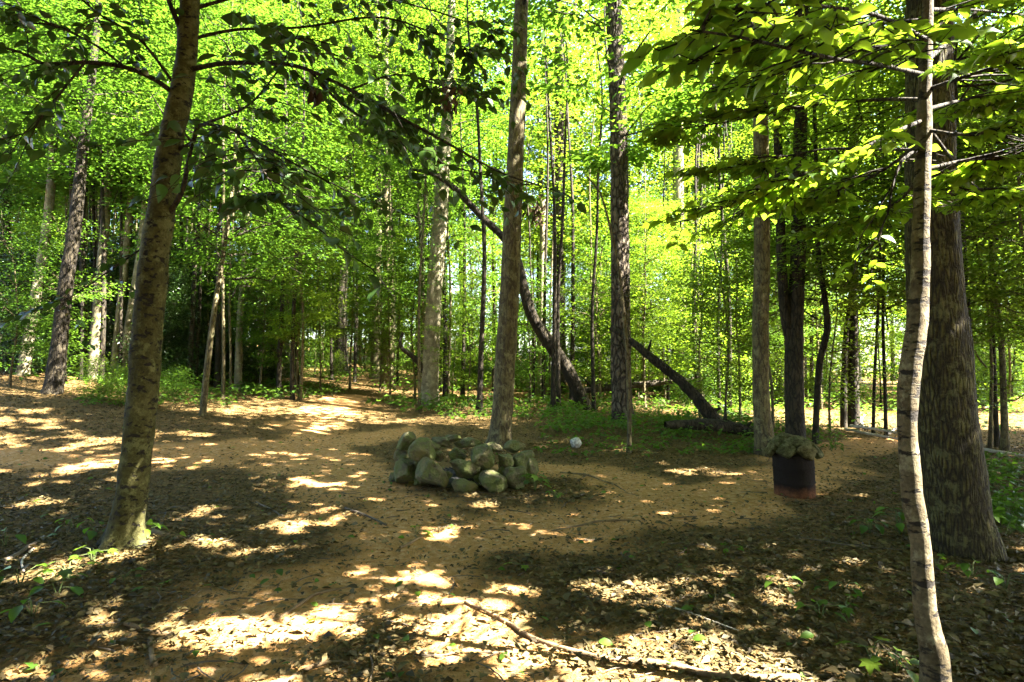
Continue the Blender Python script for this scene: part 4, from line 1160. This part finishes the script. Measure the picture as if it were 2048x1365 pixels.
# green carpet beyond the ring (too many to count)
P_ = Pool(); Q_ = Pool()
def carpet(n, u0, u1, v0, v1, h0, h1, L0, L1):
    for q in range(n):
        u, v = random.uniform(u0, u1), random.uniform(v0, v1)
        b = hit(u, v)
        if abs(b[0] + 4.2) < .0: continue
        h = random.uniform(h0, h1); k = random.randint(5, 10)
        a = RNG.random(k) * 6.283; rr_ = RNG.random(k) * h * .8 + .02
        C = np.stack([b[0] + np.cos(a) * rr_, b[1] + np.sin(a) * rr_, b[2] + h * (.5 + .5 * RNG.random(k)) - rr_ * .2], -1)
        D = np.stack([np.cos(a), np.sin(a), RNG.normal(-.2, .2, k)], -1)
        L = RNG.uniform(L0, L1, k)
        P_.add(*leaves(RHOMB, C, D, np.array([0, 0, 1.0]) + RNG.normal(0, .28, (k, 3)), L, L * .65))
        for c in C[:3]: Q_.add(*tube(np.array([b, (b + c) / 2 + [0, 0, .02], c]), [.004, .003, .002], 3))
carpet(330, 1090, 1500, 808, 872, .12, .34, .09, .15)
carpet(90, 1080, 1540, 868, 915, .06, .18, .06, .11)
carpet(130, 880, 1120, 800, 842, .10, .30, .08, .14)
carpet(160, 170, 480, 766, 815, .10, .32, .07, .13)
carpet(120, 480, 680, 770, 800, .12, .35, .08, .14)
carpet(60, 780, 900, 795, 822, .1, .3, .08, .13)
carpet(90, 1960, 2060, 930, 1080, .10, .25, .06, .11)
carpet(60, 1500, 1680, 850, 905, .12, .3, .07, .12)
carpet(70, 1320, 1540, 845, 885, .15, .4, .08, .14)
carpet(40, 1500, 2040, 850, 880, .2, .5, .08, .14)
for q in range(1500):
    y = random.uniform(15, 40); x = random.uniform(-1, 1) * y
    if -.37 < x / y < -.25 and y < 22: continue
    k = random.randint(7, 12); h = random.uniform(.15, .6)
    a = RNG.random(k) * 6.283; rr_ = RNG.random(k) * h * .9 + .05
    C = np.stack([x + np.cos(a) * rr_, y + np.sin(a) * rr_, float(macro(x, y)) + h * (.4 + .6 * RNG.random(k))], -1)
    L = RNG.uniform(.09, .2, k)
    P_.add(*leaves(RHOMB, C, np.stack([np.cos(a), np.sin(a), RNG.normal(-.2, .2, k)], -1), np.array([0, 0, 1.0]) + RNG.normal(0, .3, (k, 3)), L, L * .65))
tag(link("ground_cover", P_.build("ground_cover", M['leaf_mid'])), "low green leafy plants carpeting the forest floor behind the fire pit", kind="stuff")
tag(link("plant_stems", Q_.build("plant_stems", M['stem_green'])), "thin stems of the low plants behind the fire pit", kind="stuff")

# ------------------------------------------------------------------ shrubs and saplings placed by sight
def at(u, v, kind, name, label, leafm, sc, cat, group=None, k=None, bark='bark_dark'):
    b = hit(u, v)
    e = plant_tree(kind, name, b[0], b[1], label, cat, group, leafm, bark, sc, k=k)
    TREES.append((b[0], b[1]))
    return e
at(195, 800, 'shrub', "leafy_shrub", "bright low shrub just left of the leaning smooth tree", 'leaf_bright', .55, "shrub")
at(255, 812, 'shrub', "leafy_shrub", "sunlit low shrub tucked behind the leaning smooth tree", 'leaf_bright', .5, "shrub")
at(350, 800, 'shrub', "leafy_shrub", "low shrub between the leaning smooth tree and the first young tree", 'leaf_mid', .45, "shrub")
HOLLY = [(330, 770, .8), (365, 762, 1.0), (420, 765, .95), (460, 762, 1.0), (520, 765, .8), (560, 762, .55), (150, 745, .9), (60, 742, .9), (290, 752, 1.1), (10, 748, .8), (240, 744, 1.1), (395, 752, 1.15)]
for q, (u, v, s) in enumerate(HOLLY):
    at(u, v, 'dense', "holly_shrub", "tall dark glossy-leaved evergreen shrub in the thicket behind the left trees", 'leaf_holly', s, "shrub", "dark evergreen thicket behind the left trees")
MIDS = [(600, 800, 'under', .72, 'leaf_bright', "young tree spreading flat bright sprays over the left edge of the dirt path"), (700, 778, 'under', .8, 'leaf_mid', "young tree with layered leaves where the dirt path enters the wood"),
 (935, 812, 'sapling', .9, 'leaf_bright', "low sunlit sapling between the dappled tree and the fire-pit tree"), (905, 800, 'sapling', .8, 'leaf_bright', "sapling with pale flat sprays at the right foot of the dappled tree"), (760, 785, 'sapling', 1.0, 'leaf_mid', "sapling left of the dappled tree's hooked dead limb"),
 (1290, 815, 'under', .75, 'leaf_bright', "young tree with bright tiers of leaves just right of the pine"), (1450, 850, 'sapling', 1.2, 'leaf_bright', "sapling over the slanting dead log's foot"), (1400, 835, 'sapling', 1.0, 'leaf_mid', "sapling growing through the slanting dead log"),
 (1180, 800, 'sapling', .9, 'leaf_mid', "sapling in front of the leaning dark trunk's foot"), (1660, 868, 'sapling', 1.1, 'leaf_bright', "sapling between the crooked tree and the far sunlit path"), (2010, 905, 'under', .75, 'leaf_mid', "leafy young tree at the right edge behind the dark trunk"),
 (2075, 935, 'under', .62, 'leaf_bright', "bright young tree reaching in from the right edge"), (1980, 900, 'sapling', 1.2, 'leaf_bright', "sapling in front of the sunlit clearing at the right"), (560, 792, 'sapling', 1.1, 'leaf_mid', "sapling at the left edge of the dirt path before the holly thicket"),
 (120, 770, 'sapling', 1.0, 'leaf_mid', "sapling beside the dark shaggy trunk at the left"), (20, 775, 'sapling', 1.0, 'leaf_deep', "sapling at the left edge under the grey tree"), (1545, 870, 'sapling', 1.0, 'leaf_bright', "bright sapling seen between the root-footed tree and the twin-stemmed tree"),
 (640, 786, 'under', .62, 'leaf_bright', "young tree with bright flat tiers just left of where the path leaves view"), (780, 796, 'under', .6, 'leaf_bright', "young tree holding bright sprays before the dim stems left of the dappled tree"), (520, 786, 'under', .62, 'leaf_mid', "young tree with green tiers before the right end of the holly thicket"),
 (830, 800, 'sapling', 1.3, 'leaf_bright', "taller sapling close against the left of the dappled tree"), (1330, 808, 'under', .66, 'leaf_bright', "young bright tree in front of the upper part of the slanting dead log"), (1480, 846, 'under', .55, 'leaf_bright', "short tiered young tree left of the root-footed tree"),
 (1200, 812, 'sapling', 1.3, 'leaf_bright', "bright sapling between the leaning dark trunk and the pine"), (1060, 805, 'sapling', 1.0, 'leaf_mid', "sapling between the fire-pit tree and the leaning dark trunk")]
for u, v, kd, s, lm, lb in MIDS:
    at(u, v, kd, "young_tree" if kd == 'under' else "sapling", lb, lm, s, "tree" if kd == 'under' else "sapling", bark='bark_grey')
print("placed", len(bpy.data.objects))

# ------------------------------------------------------------------ the wood behind
def zone(x, y):
    u = 1024 + x / y * FPX
    return "behind the left trees" if u < 520 else "behind the dirt path" if u < 900 else "behind the fire pit" if u < 1220 else "behind the pine and slanting log" if u < 1640 else "beyond the far path on the right"
def scatter(kind, n, y0, y1, mind, desc, cat, barks, sc, skip=None):
    placed = 0; tries = 0
    while placed < n and tries < n * 60:
        tries += 1
        y = y0 + (y1 - y0) * random.random() ** .8
        x = random.uniform(-1.0, 1.0) * (y * .98 + 1.5)
        if skip and skip(x, y): continue
        if any((x - a) ** 2 + (y - b) ** 2 < mind ** 2 for a, b in TREES): continue
        TREES.append((x, y)); placed += 1
        u = x / y
        r = random.random()
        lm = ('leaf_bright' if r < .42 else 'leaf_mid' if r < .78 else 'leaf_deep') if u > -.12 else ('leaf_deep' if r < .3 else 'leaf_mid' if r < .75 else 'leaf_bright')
        z = zone(x, y)
        bk = random.choice(barks)
        tone = {'leaf_bright': "bright", 'leaf_mid': "green", 'leaf_deep': "deep green"}[lm] + (" grey-stemmed " if bk == 'bark_grey' else " dark-stemmed ")
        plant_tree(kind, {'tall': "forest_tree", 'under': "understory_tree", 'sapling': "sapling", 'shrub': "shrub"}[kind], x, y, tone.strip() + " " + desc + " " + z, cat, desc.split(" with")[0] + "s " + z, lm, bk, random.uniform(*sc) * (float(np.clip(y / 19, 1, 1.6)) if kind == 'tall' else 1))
def keep_path(x, y):
    p = x / y
    if -.37 < p < -.22 and y < 24: return True           # dirt path runs on into the wood
    if .5 < p < .75 and y < 19: return True
    if .55 < p < .72 and y > 15 and random.random() < .8: return True     # the sunlit clearing on the right
    return False
front_ok = lambda x, y: keep_path(x, y) or (-.01 < x / y < .15 and y < 23) or (x < -5 and y < 15) or (x > -5 and y < 17)
scatter('tall', 76, 15, 54, 1.7, "tall slim tree with high crown", "tree", ['bark_dark', 'bark_dark', 'bark_grey'], (.85, 1.25), lambda x, y: front_ok(x, y) or (.0 < x / y < .2 and y > 24 and random.random() < .5) or (x > 0 and y < 34 and random.random() < .72))
scatter('under', 100, 16, 48, 1.3, "understory tree with flat tiers", "tree", ['bark_dark', 'bark_grey'], (.75, 1.2), front_ok)
scatter('sapling', 120, 15, 44, .8, "thin sapling with sparse leaves", "sapling", ['bark_dark', 'bark_grey'], (.8, 1.5), lambda x, y: front_ok(x, y) or (-.62 < x / y < -.08 and y < 30 and random.random() < .85))
scatter('shrub', 120, 16, 46, .8, "low leafy shrub", "shrub", ['bark_dark'], (.6, 1.1), lambda x, y: keep_path(x, y) or (-.62 < x / y < -.08 and y < 28 and random.random() < (.45 if y > 21 else .85)))
for q in range(84):  # unseen trees added behind the camera to cut sky fill light
    x, y = random.uniform(-22, 16), random.uniform(-24, -3.0)
    if x > 3 and y > -9: continue
    plant_tree('tall' if q % 2 else 'under', "forest_tree", x, y, "forest tree at the viewer's back, on the near side of the clearing", "tree", "trees at the viewer's back", 'leaf_mid', 'bark_grey', random.uniform(.8, 1.2))
# bare slim poles in the dim interior left of the middle
POLE = [stem_mesh("bare_pole", 240 + s, 13, .04 + .022 * s, 8, .3, M['bark_dark']) for s in range(3)]
for q in range(150):
    y = random.uniform(15.5, 28); x = random.uniform(-.80, -.02) * y if q < 92 else random.uniform(.0, .62) * y
    if keep_path(x, y): continue
    e = link("pole_tree", POLE[q % 3], None, (x, y, float(gnd(x, y))), random.random() * 6, random.uniform(.8, 1.15))
    z = zone(x, y)
    if q % 3 == 0: e.material_slots[0].link = 'OBJECT'; e.material_slots[0].material = M['bark_grey']
    tag(e, ("bare slim brown trunk " if q % 3 == 0 else "bare slim dark trunk ") + "in the dim wood " + z, "tree", "bare slim trunks " + z)
# far wood reading as one mass
P_ = Pool()
n = 66000
ang = RNG.uniform(-.95, .95, n); y = RNG.uniform(52, 74, n); x = ang * y
top = 15 + 9 * vn(x * .12, y * .05, 3)
z = RNG.random(n) ** .85 * top
cl = vn(x * .35, y * .35, z * .35)
z[:16000] = RNG.random(16000) * 6
kp = (cl > .42) | (z < 5); x, y, z = x[kp], y[kp], z[kp]; n = len(x)
a = RNG.random(n) * 6.283
L = RNG.uniform(.3, .6, n)
P_.add(*leaves(RHOMB, np.stack([x, y, z + macro(x, y)], -1), np.stack([np.cos(a), np.sin(a), RNG.normal(-.2, .3, n)], -1), np.array([.2, -.2, 1.0]) + RNG.normal(0, .5, (n, 3)), L, L * .65))
tag(link("far_woods", P_.build("far_woods", M['leaf_bright'])), "far sunlit woods closing the view behind the trees", kind="stuff")
print("objects", len(bpy.data.objects), "tris", sum(len(m.polygons) for m in bpy.data.meshes))
